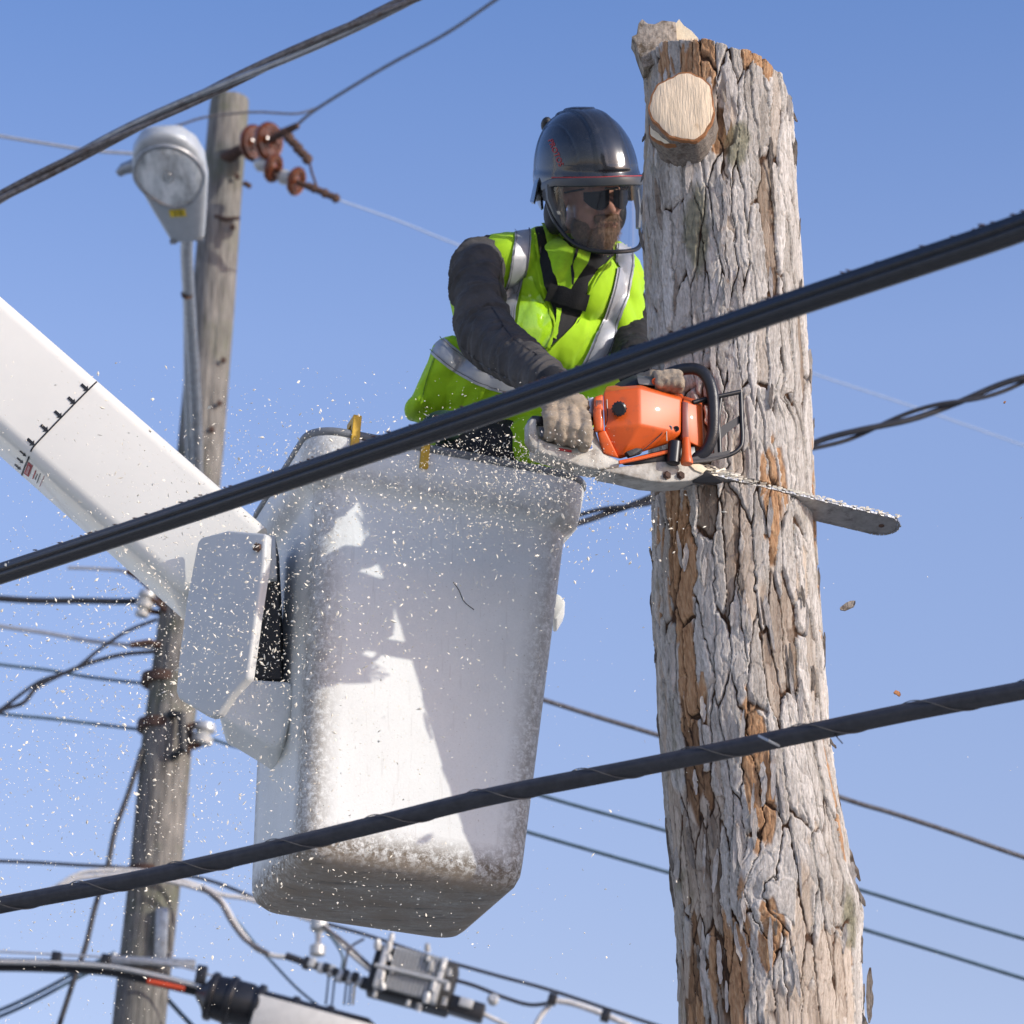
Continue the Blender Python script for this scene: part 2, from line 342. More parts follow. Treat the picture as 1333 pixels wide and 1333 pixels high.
def bark_material():
    m = bpy.data.materials.new('shaggy bark'); m.use_nodes = True; nt = m.node_tree; b = nt.nodes['Principled BSDF']
    h, pl, org, moss, kf = (att(nt, k) for k in ('height', 'plate', 'orange', 'moss', 'kerf')); tn = att(nt, 'tan')
    base = ramp(nt, pl, [(0, (.32, .295, .26)), (.45, (.57, .54, .5)), (1, (.82, .79, .745))])
    gr = ramp(nt, noise(nt, 22, 8, (7, 7, .8), .7), [(.28, (.48, .45, .42)), (.55, (.95, .93, .91)), (.8, (1.12, 1.1, 1.08))]); c = mix(nt, 1.0, base, gr, 'MULTIPLY')
    sp = ramp(nt, noise(nt, 90, 5, (2, 2, .8), .7), [(.3, (.62, .6, .58)), (.6, (1.05, 1.05, 1.05))]); c = mix(nt, .7, c, sp, 'MULTIPLY')
    tc_ = ramp(nt, noise(nt, 35, 6, (5, 5, .8)), [(.3, (.36, .25, .16)), (.7, (.6, .47, .34))]); c = mix(nt, amath(nt, 'MULTIPLY', tn, .55), c, tc_)
    oc = ramp(nt, noise(nt, 30, 6, (5, 5, .7)), [(.3, (.24, .12, .055)), (.5, (.42, .23, .11)), (.75, (.58, .39, .23))]); c = mix(nt, org, c, oc)
    mc = ramp(nt, noise(nt, 60, 6), [(.35, (.11, .105, .06)), (.7, (.3, .28, .17))]); c = mix(nt, moss, c, mc)
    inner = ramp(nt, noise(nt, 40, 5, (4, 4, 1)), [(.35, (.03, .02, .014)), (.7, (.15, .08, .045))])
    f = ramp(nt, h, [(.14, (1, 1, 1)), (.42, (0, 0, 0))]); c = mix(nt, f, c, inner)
    c = mix(nt, kf, c, (.3, .2, .11))
    nt.links.new(c, b.inputs['Base Color']); b.inputs['Roughness'].default_value = .88; b.inputs['Specular IOR Level'].default_value = .25
    n1 = nt.nodes.new('ShaderNodeBump'); n1.inputs['Strength'].default_value = .8; n1.inputs['Distance'].default_value = .005
    nt.links.new(noise(nt, 45, 8, (5, 5, 1), .75), n1.inputs['Height']); nt.links.new(n1.outputs[0], b.inputs['Normal']); return m
def bucket_material():
    m = bpy.data.materials.new('scuffed fibreglass'); m.use_nodes = True; nt = m.node_tree; b = nt.nodes['Principled BSDF']
    e, bt = att(nt, 'edge'), att(nt, 'under')
    c = ramp(nt, noise(nt, 3.5, 4), [(.3, (.70, .705, .67)), (.7, (.78, .785, .75))])
    g = ramp(nt, noise(nt, 190, 4, (1, 1, 1), .7), [(.3, (.9, .9, .89)), (.6, (1, 1, 1))]); c = mix(nt, .6, c, g, 'MULTIPLY')
    s1 = ramp(nt, noise(nt, 30, 3, (3, 3, .25), .6), [(.62, (0, 0, 0)), (.7, (1, 1, 1))]); c = mix(nt, amath(nt, 'MULTIPLY', s1, .18), c, (.4, .37, .32))   # run-down streaks
    sp = ramp(nt, noise(nt, 150, 2, (1, 1, 1.6), .5), [(.70, (0, 0, 0)), (.74, (1, 1, 1))]); c = mix(nt, amath(nt, 'MULTIPLY', sp, .55), c, (.3, .25, .18))   # specks
    sc = ramp(nt, noise(nt, 26, 9, (.5, .5, 2.2), .85), [(.64, (0, 0, 0)), (.69, (1, 1, 1))]); c = mix(nt, amath(nt, 'MULTIPLY', sc, .35), c, (.28, .26, .23))
    gr = amath(nt, 'MULTIPLY', e, ramp(nt, noise(nt, 60, 9, None, .85, .3), [(.40, (0, 0, 0)), (.54, (1, 1, 1))])); c = mix(nt, gr, c, (.16, .13, .095))
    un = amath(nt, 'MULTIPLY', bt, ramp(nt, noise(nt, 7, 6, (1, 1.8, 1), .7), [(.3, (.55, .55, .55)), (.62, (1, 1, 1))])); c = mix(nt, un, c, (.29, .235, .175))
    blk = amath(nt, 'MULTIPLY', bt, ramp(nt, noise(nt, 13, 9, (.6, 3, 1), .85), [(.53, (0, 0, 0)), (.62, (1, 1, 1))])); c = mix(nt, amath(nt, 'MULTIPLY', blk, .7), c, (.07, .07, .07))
    nt.links.new(c, b.inputs['Base Color']); b.inputs['Roughness'].default_value = .6; b.inputs['Specular IOR Level'].default_value = .35
    n1 = nt.nodes.new('ShaderNodeBump'); n1.inputs['Strength'].default_value = .35; n1.inputs['Distance'].default_value = .0012
    nt.links.new(noise(nt, 120, 5, None, .7), n1.inputs['Height']); nt.links.new(n1.outputs[0], b.inputs['Normal']); return m
M['bark'] = bark_material(); M['bucket'] = bucket_material()

# ---------------------------------------------------------------- setting: ground and road (below the frame)
def sheet(name, x0, x1, y0, y1, z, m):
    o = MB().add([(x0, y0, z), (x1, y0, z), (x1, y1, z), (x0, y1, z)], [(0, 1, 2, 3)]).build(name, m, smooth=False); return tag(o, kind='structure')
sheet('ground', -900, 900, -900, 900, 0, M['grass'])
sheet('road', -900, 900, 9.2, 16.2, .004, M['asphalt']); sheet('road_marking', -900, 900, 12.6, 12.75, .008, M['paint'])
WF = Frame((0, 0, 0), (1, 0, 0), (0, 0, 1))
tag(MB().box(WF, -900, 900, 9.0, 9.2, -.1, .14).build('kerb', M['kerb'], smooth=False), kind='structure')
tag(MB().box(WF, -900, 900, 16.2, 16.4, -.1, .14).build('kerb', M['kerb'], smooth=False), kind='structure')

# ---------------------------------------------------------------- tree trunk being felled
TY = 7.42; TLEAN = .27; ZS = W(900, 640, TY).z      # the trunk leans towards the camera as it rises
def WT(px, py, dy=0):
    d = ray(px, py); return CAM + d * ((TY + dy - CAM.y - TLEAN * (CAM.z - ZS)) / (d.y + TLEAN * d.z))
def TR(py, Y): return Y - 7.49 + WT(900, py).y
tree = thing('tree', 'thick bare tree trunk with shaggy grey bark, topped and half sawn through', 'tree', (WT(1000, 1333).x, WT(1000, 1333).y, 0))
def build_trunk():
    L = [(30, 824), (60, 832), (130, 838), (250, 831), (400, 839), (520, 843), (640, 848), (800, 850), (950, 857), (1080, 868), (1180, 877), (1333, 882)]
    Rr = [(30, 1010), (60, 1017), (90, 1026), (200, 1033), (350, 1043), (450, 1048), (600, 1055), (700, 1058), (830, 1068), (970, 1080), (1080, 1102), (1180, 1116), (1333, 1122)]
    ys = np.linspace(30, 1360, 60); li = np.interp(ys, *zip(*L)); ri = np.interp(ys, *zip(*Rr))
    zs = np.array([WT(700, y).z for y in ys])[::-1]
    cx = np.array([(WT(a, y).x + WT(b, y).x) / 2 for a, b, y in zip(li, ri, ys)])[::-1]; rr = np.array([(WT(b, y).x - WT(a, y).x) / 2 for a, b, y in zip(li, ri, ys)])[::-1] - .002
    zlow = np.array([0, .15, .5, 1.2, 2.2, zs[0] - .3]); clow = np.full(6, cx[0] + .03); rlow = np.array([.42, .33, .27, .245, .235, rr[0] + .005])
    ztop = WT(900, 56, -.185).z; zd0 = WT(700, 1345).z
    NV = 1180; zrow = np.concatenate([np.linspace(0, zd0, 90)[:-1], np.linspace(zd0, ztop, NV)])
    th = np.concatenate([np.linspace(-100, 100, 340), np.linspace(100, 260, 72)[1:-1]]) * math.pi / 180   # 0 = towards the camera
    NT = len(th); Z, TH = np.meshgrid(zrow, th, indexing='ij')
    top = np.sin(TH) * -.035 - np.clip(np.sin(TH) - .75, 0, 1) * .16 + .008 * n3(TH * 5, 0 * TH, 0 * TH, 3) - np.clip(-.2 - np.sin(TH), 0, 1) * -.0
    Z = Z + top * sm(Z, ztop - .12, ztop)
    zz = np.concatenate([zlow, zs]); CX = np.interp(Z, zz, np.concatenate([clow, cx])); RR = np.interp(Z, zz, np.concatenate([rlow, rr]))
    u = TH * .2; v = Z; CS, SN = np.cos(TH), np.sin(TH); nx, ny = CS * .2, SN * .2
    k1 = (u + .035) ** 2 + ((v - WT(0, 1195).z) * .8) ** 2; k2 = (u - .13) ** 2 + (v - WT(0, 550).z) ** 2; k3 = (u + .04) ** 2 + (v - WT(0, 1185).z) ** 2
    wa = .021 * fbm(nx * 7, ny * 7, v * 1.7, 1, 3) + .011 * fbm(nx * 35, ny * 35, v * 20, 2, 3) + .0042 * fbm(nx * 120, ny * 120, v * 75, 4, 2)
    wa = wa + .05 * np.exp(-k1 / .004) + .04 * np.exp(-k2 / .0015)
    wv = .05 * fbm(nx * 7, ny * 7, v * 4, 8, 3) + .012 * fbm(nx * 60, ny * 60, v * 40, 9, 2)
    per = round(2 * math.pi * .2 / .034)
    def wor(cu, cv, s, wau=1):
        uu = (TH / (2 * math.pi)) * cu + wa * wau * cu / 1.26; return worley(uu, (v + wv) * cv, s)
    F1, F2, id1, du1, dv1 = wor(36, 3.9, 21); e1 = F2 - F1
    G1, G2, id2, du2, dv2 = wor(70, 9.5, 33, 1.25); e2 = G2 - G1
    H1, H2, id3, du3, dv3 = wor(128, 30, 45, 1.7)
    c1 = sm(e1, .0, .10); c2 = sm(e2, .0, .13)
    sel = sm(fbm(nx * 6, ny * 6, v * 3, 71, 2), -.12, .2)          # where plates flake finely
    tl = np.where(id1 > .5, 1, -1) * (.25 + .5 * np.abs(id1 - .5)); h = c1 * (.55 + .38 * id1) + dv1 * -.3 * (id1 - .2) + du1 * .62 * tl * c1
    h = h * (.66 + .34 * c2) + .3 * (id2 - .5) * c2 - .25 * dv2 * (id2 - .3) * c2 + .3 * du2 * (id3 - .3) * c2 + sel * .12 * (id3 - .5) + .09 * sm(H2 - H1, 0, .2) * sel
    rid = 1 - np.abs(fbm(nx * 60, ny * 60, v * 7, 50, 4)) * 2.2; h = h + .10 * rid
    h = .95 * np.tanh(h / .85) + .06 * (id1 - .5)
    # smoother bark scars where plates have fallen away
    scar = sm(fbm(nx * 8 + 3, ny * 8, v * 1.8, 91, 3) + .22 * (id2 - .5) + .25 * (id1 - .5), .16, .2)
    lowp = sm(id1, .0, .16); scar = np.maximum(scar, 1 - lowp)
    h = h * (1 - .45 * scar)
    orange = np.zeros_like(h)
    for (px, py, su, sv, w) in ((1000, 650, .05, .15, 1.0), (880, 720, .06, .25, 1.05), (985, 1010, .035, .16, 1.5), (1062, 660, .015, .2, 1.1), (900, 930, .05, .3, .8), (950, 1270, .08, .2, .9), (1085, 1000, .01, .18, 1), (905, 1300, .06, .2, .9), (905, 70, .07, .07, .9), (990, 70, .08, .035, 1.0), (935, 175, .03, .05, .9), (1000, 1220, .03, .1, .9)):
        p = WT(px, py, -.18); c0 = np.interp(p.z, zz, np.concatenate([clow, cx])); r0 = np.interp(p.z, zz, np.concatenate([rlow, rr]))
        t0 = math.asin(max(-.97, min(.97, (p.x - c0) / r0))); orange = np.maximum(orange, w * np.exp(-(((TH - t0) * r0 / su) ** 2 + ((v - p.z) / sv) ** 2)))
    orange = sm(orange + .45 * (id2 - .5) + .3 * fbm(nx * 30, ny * 30, v * 6, 61, 3) + .6 * (id1 - .5), .52, .6)
    h = h - .14 * orange
    amp = .0225 * (.8 + .3 * fbm(nx * 4, ny * 4, v * 2, 77, 2))
    disp = (h - .55) * amp
    disp = disp + .012 * fbm(nx * 5, ny * 5, v * 1.5, 12, 2)      # slow swellings
    disp = disp + .018 * np.exp(-k1 / .0035) - .012 * np.exp(-k1 / .0004) + .012 * np.exp(-k2 / .0012) - .012 * np.exp(-k2 / .00015)
    s1 = WT(0, 1180).z; disp = disp + .012 * np.exp(-((v - s1 - .03 * np.sin(TH * 3)) / .05) ** 2) * sm(SN, -.2, .5)
    # kerf of the saw
    pk0, pk1 = SAW_K; zk = pk0[1] + (CX + RR * SN - pk0[0]) / (pk1[0] - pk0[0]) * (pk1[1] - pk0[1])
    kerf = (np.abs(Z - zk) < .0062) & (np.cos(TH) > -.3)
    disp = np.where(kerf, disp - .05, disp)
    Rf = RR + disp; X = CX + Rf * SN; YA = TY - TLEAN * (np.maximum(Z, zd0) - ZS); Y = YA - Rf * CS
    Vv = np.stack([X, Y, Z], -1).reshape(-1, 3); nr = len(zrow)
    i = np.arange(nr - 1)[:, None] * NT; j = np.arange(NT)[None]; j2 = (j + 1) % NT
    q = np.stack([i + j, i + j2, i + NT + j2, i + NT + j], -1).reshape(-1, 4)
    me = bpy.data.meshes.new('trunk'); tops = (nr - 1) * NT
    cv = np.array([[CX[-1].mean(), YA[-1].mean(), Z[-1].mean()]]); Vv = np.vstack([Vv, cv]); ci = len(Vv) - 1
    me.vertices.add(len(Vv)); me.vertices.foreach_set('co', Vv.ravel())
    tri = np.stack([np.full(NT, ci), tops + np.arange(NT), tops + (np.arange(NT) + 1) % NT], -1)
    nl = q.size + tri.size; me.loops.add(nl); me.polygons.add(len(q) + len(tri))
    me.loops.foreach_set('vertex_index', np.concatenate([q.ravel(), tri.ravel()]))
    me.polygons.foreach_set('loop_start', np.concatenate([np.arange(len(q)) * 4, q.size + np.arange(len(tri)) * 3]))
    me.materials.append(M['bark']); me.materials.append(M['wood_cut'])
    me.polygons.foreach_set('material_index', np.concatenate([np.zeros(len(q), int), np.ones(len(tri), int)]))
    me.update(); me.validate(); smooth_all(me)
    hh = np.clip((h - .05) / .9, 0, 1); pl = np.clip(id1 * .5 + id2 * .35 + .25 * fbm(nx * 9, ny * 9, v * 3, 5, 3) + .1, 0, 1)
    pm = WT(960, 190, -.19); moss = np.exp(-(((X - pm.x) / .035) ** 2 + ((Z - pm.z) / .07) ** 2)); pm = WT(905, 300, -.19); moss = np.maximum(moss, .9 * np.exp(-(((X - pm.x) / .04) ** 2 + ((Z - pm.z) / .12) ** 2)))
    pm = WT(1105, 1190, -.1); moss = np.maximum(moss, .8 * np.exp(-(((X - pm.x) / .03) ** 2 + ((Z - pm.z) / .1) ** 2)))
    moss = np.maximum(moss, .35 * sm(-SN, .45, .9)) ; moss = sm(moss + .35 * fbm(nx * 30, ny * 30, v * 20, 31, 3), .35, .65) * .8
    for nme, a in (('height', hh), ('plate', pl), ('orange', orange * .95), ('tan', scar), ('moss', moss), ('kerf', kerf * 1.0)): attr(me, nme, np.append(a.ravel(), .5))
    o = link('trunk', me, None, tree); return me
KA, KB = W(925, 617, 7.212), W(1055, 648, 7.30)
SAW_K = ((KA.x, KA.z), (KB.x, KB.z))
trunk_me = build_trunk()
trunk_bvh = bvh(trunk_me)
# branch stubs
def stub(px, py, Y, rx, rz, nrm, depth, m_face, nm, roll=0, seed=0):
    c = W(px, py, Y); n = Vector(nrm).normalized(); up = Vector((0, 0, 1)); x = up.cross(n).normalized() * -1; u = n.cross(x) * -1
    cr, sr = math.cos(roll), math.sin(roll); x, u = x * cr + u * sr, u * cr - x * sr; seg = 64; rr = [1 + .05 * math.sin(3 * t + seed) + .025 * math.sin(7 * t + 2 * seed) + .012 * math.sin(17 * t) for t in [2 * math.pi * k / seg for k in range(seg)]]
    ring = lambda s, dz, jit=0: [c + x * (rx * s * rr[k] * math.cos(2 * math.pi * k / seg)) + u * (rz * s * rr[k] * math.sin(2 * math.pi * k / seg)) + n * (dz + jit * random.uniform(-1, 1)) for k in range(seg)]
    v = []; f = []
    R_ = [ring(.02, .002), ring(.5, .002), ring(.93, .0), ring(.95, -.001)]
    for r in R_: v += r
    f = [(i * seg + k, i * seg + (k + 1) % seg, (i + 1) * seg + (k + 1) % seg, (i + 1) * seg + k) for i in range(3) for k in range(seg)] + [tuple(range(seg))]
    MB().add(v, f).build(nm + '_cut_face', m_face, tree)
    v = []; R_ = [ring(1.0, -.014, .001), ring(1.02, -.02, .003), ring(1.04, -depth * .5, .006), ring(1.1, -depth, .006)]
    for r in R_: v += r
    f = [(i * seg + k, i * seg + (k + 1) % seg, (i + 1) * seg + (k + 1) % seg, (i + 1) * seg + k) for i in range(3) for k in range(seg)]
    MB().add(ring(.95, -.001) + ring(1.0, -.002, .001) + ring(1.005, -.015, .0015), [(i * seg + k, i * seg + (k + 1) % seg, (i + 1) * seg + (k + 1) % seg, (i + 1) * seg + k) for i in range(2) for k in range(seg)]).build(nm + '_inner_bark', M['rim_bark'], tree)
    MB().add(v, f).build(nm + '_collar', M['flake_grey'], tree)
stub(889, 138, TR(138, 7.27), .08, .096, (-.1, -.95, .02), .12, M['wood_cut'], 'branch_stub', R(-6), 1)
stub(879, 152, TR(152, 7.295), .066, .083, (-.35, -.85, .1), .1, M['wood_pale'], 'branch_ledge', R(12), 3)
# splintered top corner left by the last cut
f = Frame(W(865, 50, TR(50, 7.4)), (1, 0, 0), (0, 0, 1))
prism(f, [(830, 66), (827, 56), (822, 47), (829, 44), (831, 30), (836, 24), (843, 30), (852, 31), (862, 26), (880, 28), (882, 58), (870, 72), (850, 84), (838, 88)], .03, .09).build('splintered_bark', M['flake_mid'], tree, bevel=.003)
prism(f, [(879, 53), (880, 30), (884, 25), (890, 33), (900, 40), (909, 50), (909, 60)], .045, .09).build('split_wood', M['wood_pale'], tree, smooth=False)
prism(f, [(827, 58), (825, 51), (860, 51), (909, 50), (909, 60), (870, 62)], .04, .075).build('splinter_ledge', M['wood_cut'], tree, smooth=False)
# loose bark strips
def strip(px, py, Y, ln, wd, ang, lift, m, curl=.3):
    c = W(px, py, Y); n = 9; v = []; d = Vector((math.sin(ang), lift, math.cos(ang))).normalized(); s = d.cross(Vector((0, -1, .1))).normalized(); o = s.cross(d)
    for i in range(n):
        t = i / (n - 1) - .5; w = wd * (1 - abs(2 * t) ** 2.5 * .75) * random.uniform(.65, 1.1); p = c + d * ln * t + o * (curl * ln * t * t) + s * random.uniform(-.1, .1) * wd
        v += [p - s * w / 2, p + s * w / 2 + o * .002, p + s * w / 2 + o * .006, p - s * w / 2 + o * .005]
    f = [(i * 4 + a, i * 4 + (a + 1) % 4, (i + 1) * 4 + (a + 1) % 4, (i + 1) * 4 + a) for i in range(n - 1) for a in range(4)] + [(0, 1, 2, 3), (n * 4 - 1, n * 4 - 2, n * 4 - 3, n * 4 - 4)]
    return MB().add(v, f).build('bark_strip', m, tree, smooth=False)
def edge_px(py, side):
    for px in (range(800, 960) if side < 0 else range(1150, 960, -1)):
        h = trunk_bvh.ray_cast(CAM, ray(px, py).normalized())
        if h[0] is not None: return px, h[0]
for py, side, ln, wd, ang in ((95, -1, .05, .008, .15), (178, -1, .04, .008, .35), (228, -1, .05, .007, .3), (318, -1, .08, .012, -.25), (270, -1, .05, .006, .1), (730, -1, .07, .008, -.2), (790, -1, .07, .009, -.05), (850, -1, .06, .008, .1), (945, -1, .07, .01, -.05), (1105, -1, .15, .013, -.12), (1150, -1, .13, .012, -.05), (1260, -1, .07, .007, -.1),
    (150, 1, .05, .008, -.35), (200, 1, .08, .007, .0), (300, 1, .06, .006, .1), (385, 1, .07, .009, -.3), (480, 1, .09, .007, 0), (560, 1, .06, .006, .1), (760, 1, .08, .007, .05), (850, 1, .1, .009, .05), (965, 1, .05, .007, -.6), (1040, 1, .07, .007, -.1), (1120, 1, .12, .017, -.3), (1160, 1, .09, .015, -.42), (1230, 1, .1, .01, 0), (1300, 1, .07, .009, .1)):
    ex, hp_ = edge_px(py, side); strip(ex - side * .5, py, hp_.y, ln, wd, ang, .05, M['flake_grey'])
ex, hp_ = edge_px(1298, 1); strip(ex + 8, 1298, hp_.y, .14, .018, .06, .1, M['flake_grey']); strip(ex + 3, 1335, hp_.y, .06, .014, -.3, .1, M['flake_grey'])
rs = random.Random(5); n = 0
while n < 80:
    px, py = rs.uniform(835, 1110), rs.uniform(80, 1330); d = ray(px, py).normalized(); h = trunk_bvh.ray_cast(CAM, d)
    if h[0] is None or (840 < px < 940 and 80 < py < 205) or 480 < py < 700 and px < 990: continue
    p = PROJ(h[0]); wd = rs.uniform(.008, .017); strip(px, py, h[0].y - .003, rs.uniform(.05, .13), wd, rs.uniform(-.16, .12), -TLEAN + rs.uniform(-.09, .07), M['flake_light'] if rs.random() < .8 else M['flake_grey'], rs.uniform(-.1, .3)); n += 1

# ---------------------------------------------------------------- bucket
BY = R(17); ROLL = R(4)
bx = Vector((math.cos(BY), math.sin(BY), 0)); by = Vector((-math.sin(BY), math.cos(BY), 0)); bz = Vector((0, 0, 1))
bx2 = (bx * math.cos(ROLL) - bz * math.sin(ROLL)); bz2 = (bz * math.cos(ROLL) + bx * math.sin(ROLL))
BO = W(381, 1116, 7.56) + bx2 * .303 + by * .295
BF = Frame(BO, bx2, bz2); BH = 1.108
bucket = thing('lift_bucket', 'dirty white fibreglass lift bucket the worker stands in, speckled with sawdust', 'lift bucket', BO)
def rrect(hw, hd, r, n=10):
    p = []
    for cx, cy, a0 in ((hw - r, hd - r, 0), (-hw + r, hd - r, 90), (-hw + r, -hd + r, 180), (hw - r, -hd + r, 270)):
        for k in range(n + 1):
            a = R(a0 + 90 * k / n); p.append((cx + r * math.cos(a), cy + r * math.sin(a)))
    # fill straight runs
    q = []
    for i in range(len(p)):
        a, b = p[i], p[(i + 1) % len(p)]; d = math.hypot(b[0] - a[0], b[1] - a[1]); m = 12 if i % (n + 1) == n else 1
        q += [(a[0] + (b[0] - a[0]) * k / m, a[1] + (b[1] - a[1]) * k / m) for k in range(m)]
    return q
def hwz(z): t = z / BH; return .287 + .055 * t, .285 + .034 * t
rings = []
for z, ins, r in [(0, .11, .05), (.002, .07, .055), (.012, .03, .055), (.03, .01, .055), (.055, .001, .055)] + [(.055 + (BH - .15 - .055) * k / 30, 0, .052) for k in range(1, 31)] + [(BH - .135, -.003, .07), (BH - .122, -.018, .075), (BH - .11, -.03, .08), (BH - .06, -.034, .08), (BH - .015, -.036, .08), (BH, -.03, .078), (BH + .003, -.018, .07), (BH - .004, -.004, .06), (BH - .06, .004, .06), (BH - .3, .008, .06), (.3, .008, .06), (.05, .02, .06), (.02, .06, .06), (.02, .2, .04)]:
    hw, hd = hwz(z); rings.append((z, rrect(hw - ins, hd - ins, r), ins))
mb = MB(); v = []; NR = len(rings[0][1]); edge = []; under = []
for k, (z, q, ins) in enumerate(rings):
    for i, (x, y) in enumerate(q):
        v.append(BF.P(x, y, z)); hw, hd = hwz(z); out = k < 40
        cd_ = min(max(0, abs(x) - hw + .075), max(0, abs(y) - hd + .075))
        cf = max(0, min(1, cd_ / .035)) * (1.25 - z / BH * .6); lowe = max(0, 1.25 - abs(z - .04) / .06)
        tope = max(0, 1 - abs(z - BH + .1) / .03) * .6
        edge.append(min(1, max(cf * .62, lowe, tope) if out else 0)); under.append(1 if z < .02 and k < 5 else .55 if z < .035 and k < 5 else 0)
f = [(k * NR + i, k * NR + (i + 1) % NR, (k + 1) * NR + (i + 1) % NR, (k + 1) * NR + i) for k in range(len(rings) - 1) for i in range(NR)]
f += [tuple(range(NR)), tuple((len(rings) - 1) * NR + i for i in range(NR))]
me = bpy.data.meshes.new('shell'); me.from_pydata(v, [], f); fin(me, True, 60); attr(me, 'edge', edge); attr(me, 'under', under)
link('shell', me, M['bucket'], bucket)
hw, hd = hwz(BH); q = rrect(hw + .03, hd + .03, .079)
pts = [BF.P(x, y, BH + .004) for x, y in q]; MB().tube(pts + [pts[0]], .0115, 10, caps=False).build('rim_tube', mat('grey rubber edge', (.17, .18, .19), .5, var=.3, scale=30), bucket)
sb = bvh(me); ribbon([(590, 758), (597, 768), (604, 783), (617, 794)], 1.1, sb, .0008, .0006, 2).build('scratch', M['ink'], bucket)
# yellow scuff hooks over the rim
for xx in (-.26, -.075):
    y0 = -hd - .045; m = MB(); m.box(BF, xx - .011, xx + .011, y0, y0 + .018, BH - .055, BH + .055); m.box(BF, xx - .011, xx + .011, y0 + .0175, y0 + .07, BH + .035, BH + .055); m.box(BF, xx - .011, xx + .011, y0 + .055, y0 + .07, BH - .05, BH + .0355)
    m.build('rim_hook', M['yellow'], bucket, smooth=False, bevel=.002)
# moulded rib and bracket on the boom side
LB = Frame(BO, (1, 0, 0), (0, 0, 1)); yb = 7.86 - BO.y
m = prism(Frame((0, 7.78, 0), (1, 0, 0), (0, 0, 1)), [(285, 916), (303, 893), (318, 882), (350, 884), (382, 886), (380, 925), (368, 965), (352, 975), (330, 960), (300, 942), (284, 935)], -.06, .16); m.build('mounting_boss', M['bucket'], bucket, bevel=.02, seg=3)
prism(Frame((0, 7.74, 0), (1, 0, 0), (0, 0, 1)), [(340, 712), (359, 700), (364, 800), (366, 884), (322, 884), (328, 800)], .0, .14).build('shaded_gap', M['plastic_matt'], bucket, bevel=.004)  # shade of the gap between plate and bucket, built as a black block
prism(Frame((0, 7.725, 0), (1, 0, 0), (0, 0, 1)), [(338, 700), (358, 696), (360, 752), (334, 756)], -.01, .14).build('slot_cover', M['cover'], bucket, bevel=.004)
prism(Frame((0, 7.88, 0), (1, 0, 0), (0, 0, 1)), [(722, 772), (729, 774), (736, 783), (733, 792), (725, 806), (720, 806)], 0, .1).build('side_handle', M['bucket'], bucket, bevel=.006)

# ---------------------------------------------------------------- boom
boom = thing('lift_boom', 'white fibreglass boom arm coming down to the bucket from upper left', 'boom', W(250, 760, 8.05))
YB = 7.54
A0, A1 = W(-30, 355, YB), W(318, 658, YB); dB = (A1 - A0).normalized()
down = Vector((dB.z, 0, -dB.x)) if dB.z < 0 else Vector((-dB.z, 0, dB.x))
if down.z > 0: down = -down
FB = Frame(A0, dB, -down)
LBm = (A1 - A0).length
P1 = FB.at(355, 692, 0)
BW, BD = .274, .272                    # height of the lit side, depth of the section
def boom_ring(x, w, dep, r=.035):
    p = []
    for cx, cy, a0 in ((-r, -r, 0), (-r, -w + r, -90), (-dep + r, -w + r, 180), (-dep + r, -r, 90)):
        pass
    c = [(r, -r, 90), (dep - r, -r, 0), (dep - r, -w + r, -90), (r, -w + r, -180)]
    for cy, cz, a0 in c:
        for k in range(8):
            a = R(a0 + (90 if True else 0) - 0 - 90 * k / 7); p.append(FB.P(x, cy + r * math.cos(a), cz + r * math.sin(a)))
    return p
v = []; f = []; xs = [-4.0, 0, LBm * .5, LBm, LBm + .04, LBm + .075]
ws = [BW] * 4 + [BW, BW * .9]
for x, w in zip(xs, ws): v += boom_ring(x, w, BD)
n = 32; f = [(i * n + k, i * n + (k + 1) % n, (i + 1) * n + (k + 1) % n, (i + 1) * n + k) for i in range(len(xs) - 1) for k in range(n)] + [tuple(range(n)), tuple((len(xs) - 1) * n + k for k in range(n))]
MB().add(v, f).build('boom_tube', M['gel'], boom, ang=60)
# inspection line and arrows printed on the boom
bb = MB().add(v, f); bbv = BVHTree.FromPolygons([Vector(q) for q in bb.v], bb.f)
ribbon([(129, 494), (96, 527), (48, 577), (40, 588)], 2.0, bbv, .0015, .001, 2).build('inspection_line', M['ink'], boom)
ribbon([(38.5, 594), (33, 606), (28, 620)], 2.0, bbv, .0015, .001, 2).build('inspection_line', M['ink'], boom)
def arrow(x, y, a, L, hwid, tail):
    ca, sa = math.cos(a), math.sin(a); pts = [(-L, -tail), (-L * .4, -tail), (-L * .4, -hwid), (0, 0), (-L * .4, hwid), (-L * .4, tail), (-L, tail)]
    px = [(x + p * ca - q * sa, y + p * sa + q * ca) for p, q in pts]
    drape(px, bbv, .0015, .001).build('printed_arrow', M['ink'], boom, smooth=False)
for x, y in ((115, 509), (98, 526), (80.5, 544), (62.5, 562), (45, 580)): arrow(x, y, R(43), 12.5, 4.6, 2)
arrow(127, 492.5, R(40), 9, 2.4, 1)
for x, y in ((34.5, 594), (30.5, 603), (27.5, 611.5)): arrow(x, y, R(42), 11, 2.2, .8)
drape([(37, 601), (43, 606), (37.5, 620.5), (31.5, 616)], bbv, .0015, .001).build('warning_label', M['ink_red'], boom, smooth=False)
drape([(38, 605), (40.5, 607), (37, 617), (34, 615)], bbv, .003, .001).build('label_panel', mat('faded label lettering', (.6, .3, .28), .6, var=.5, scale=400), boom, smooth=False)
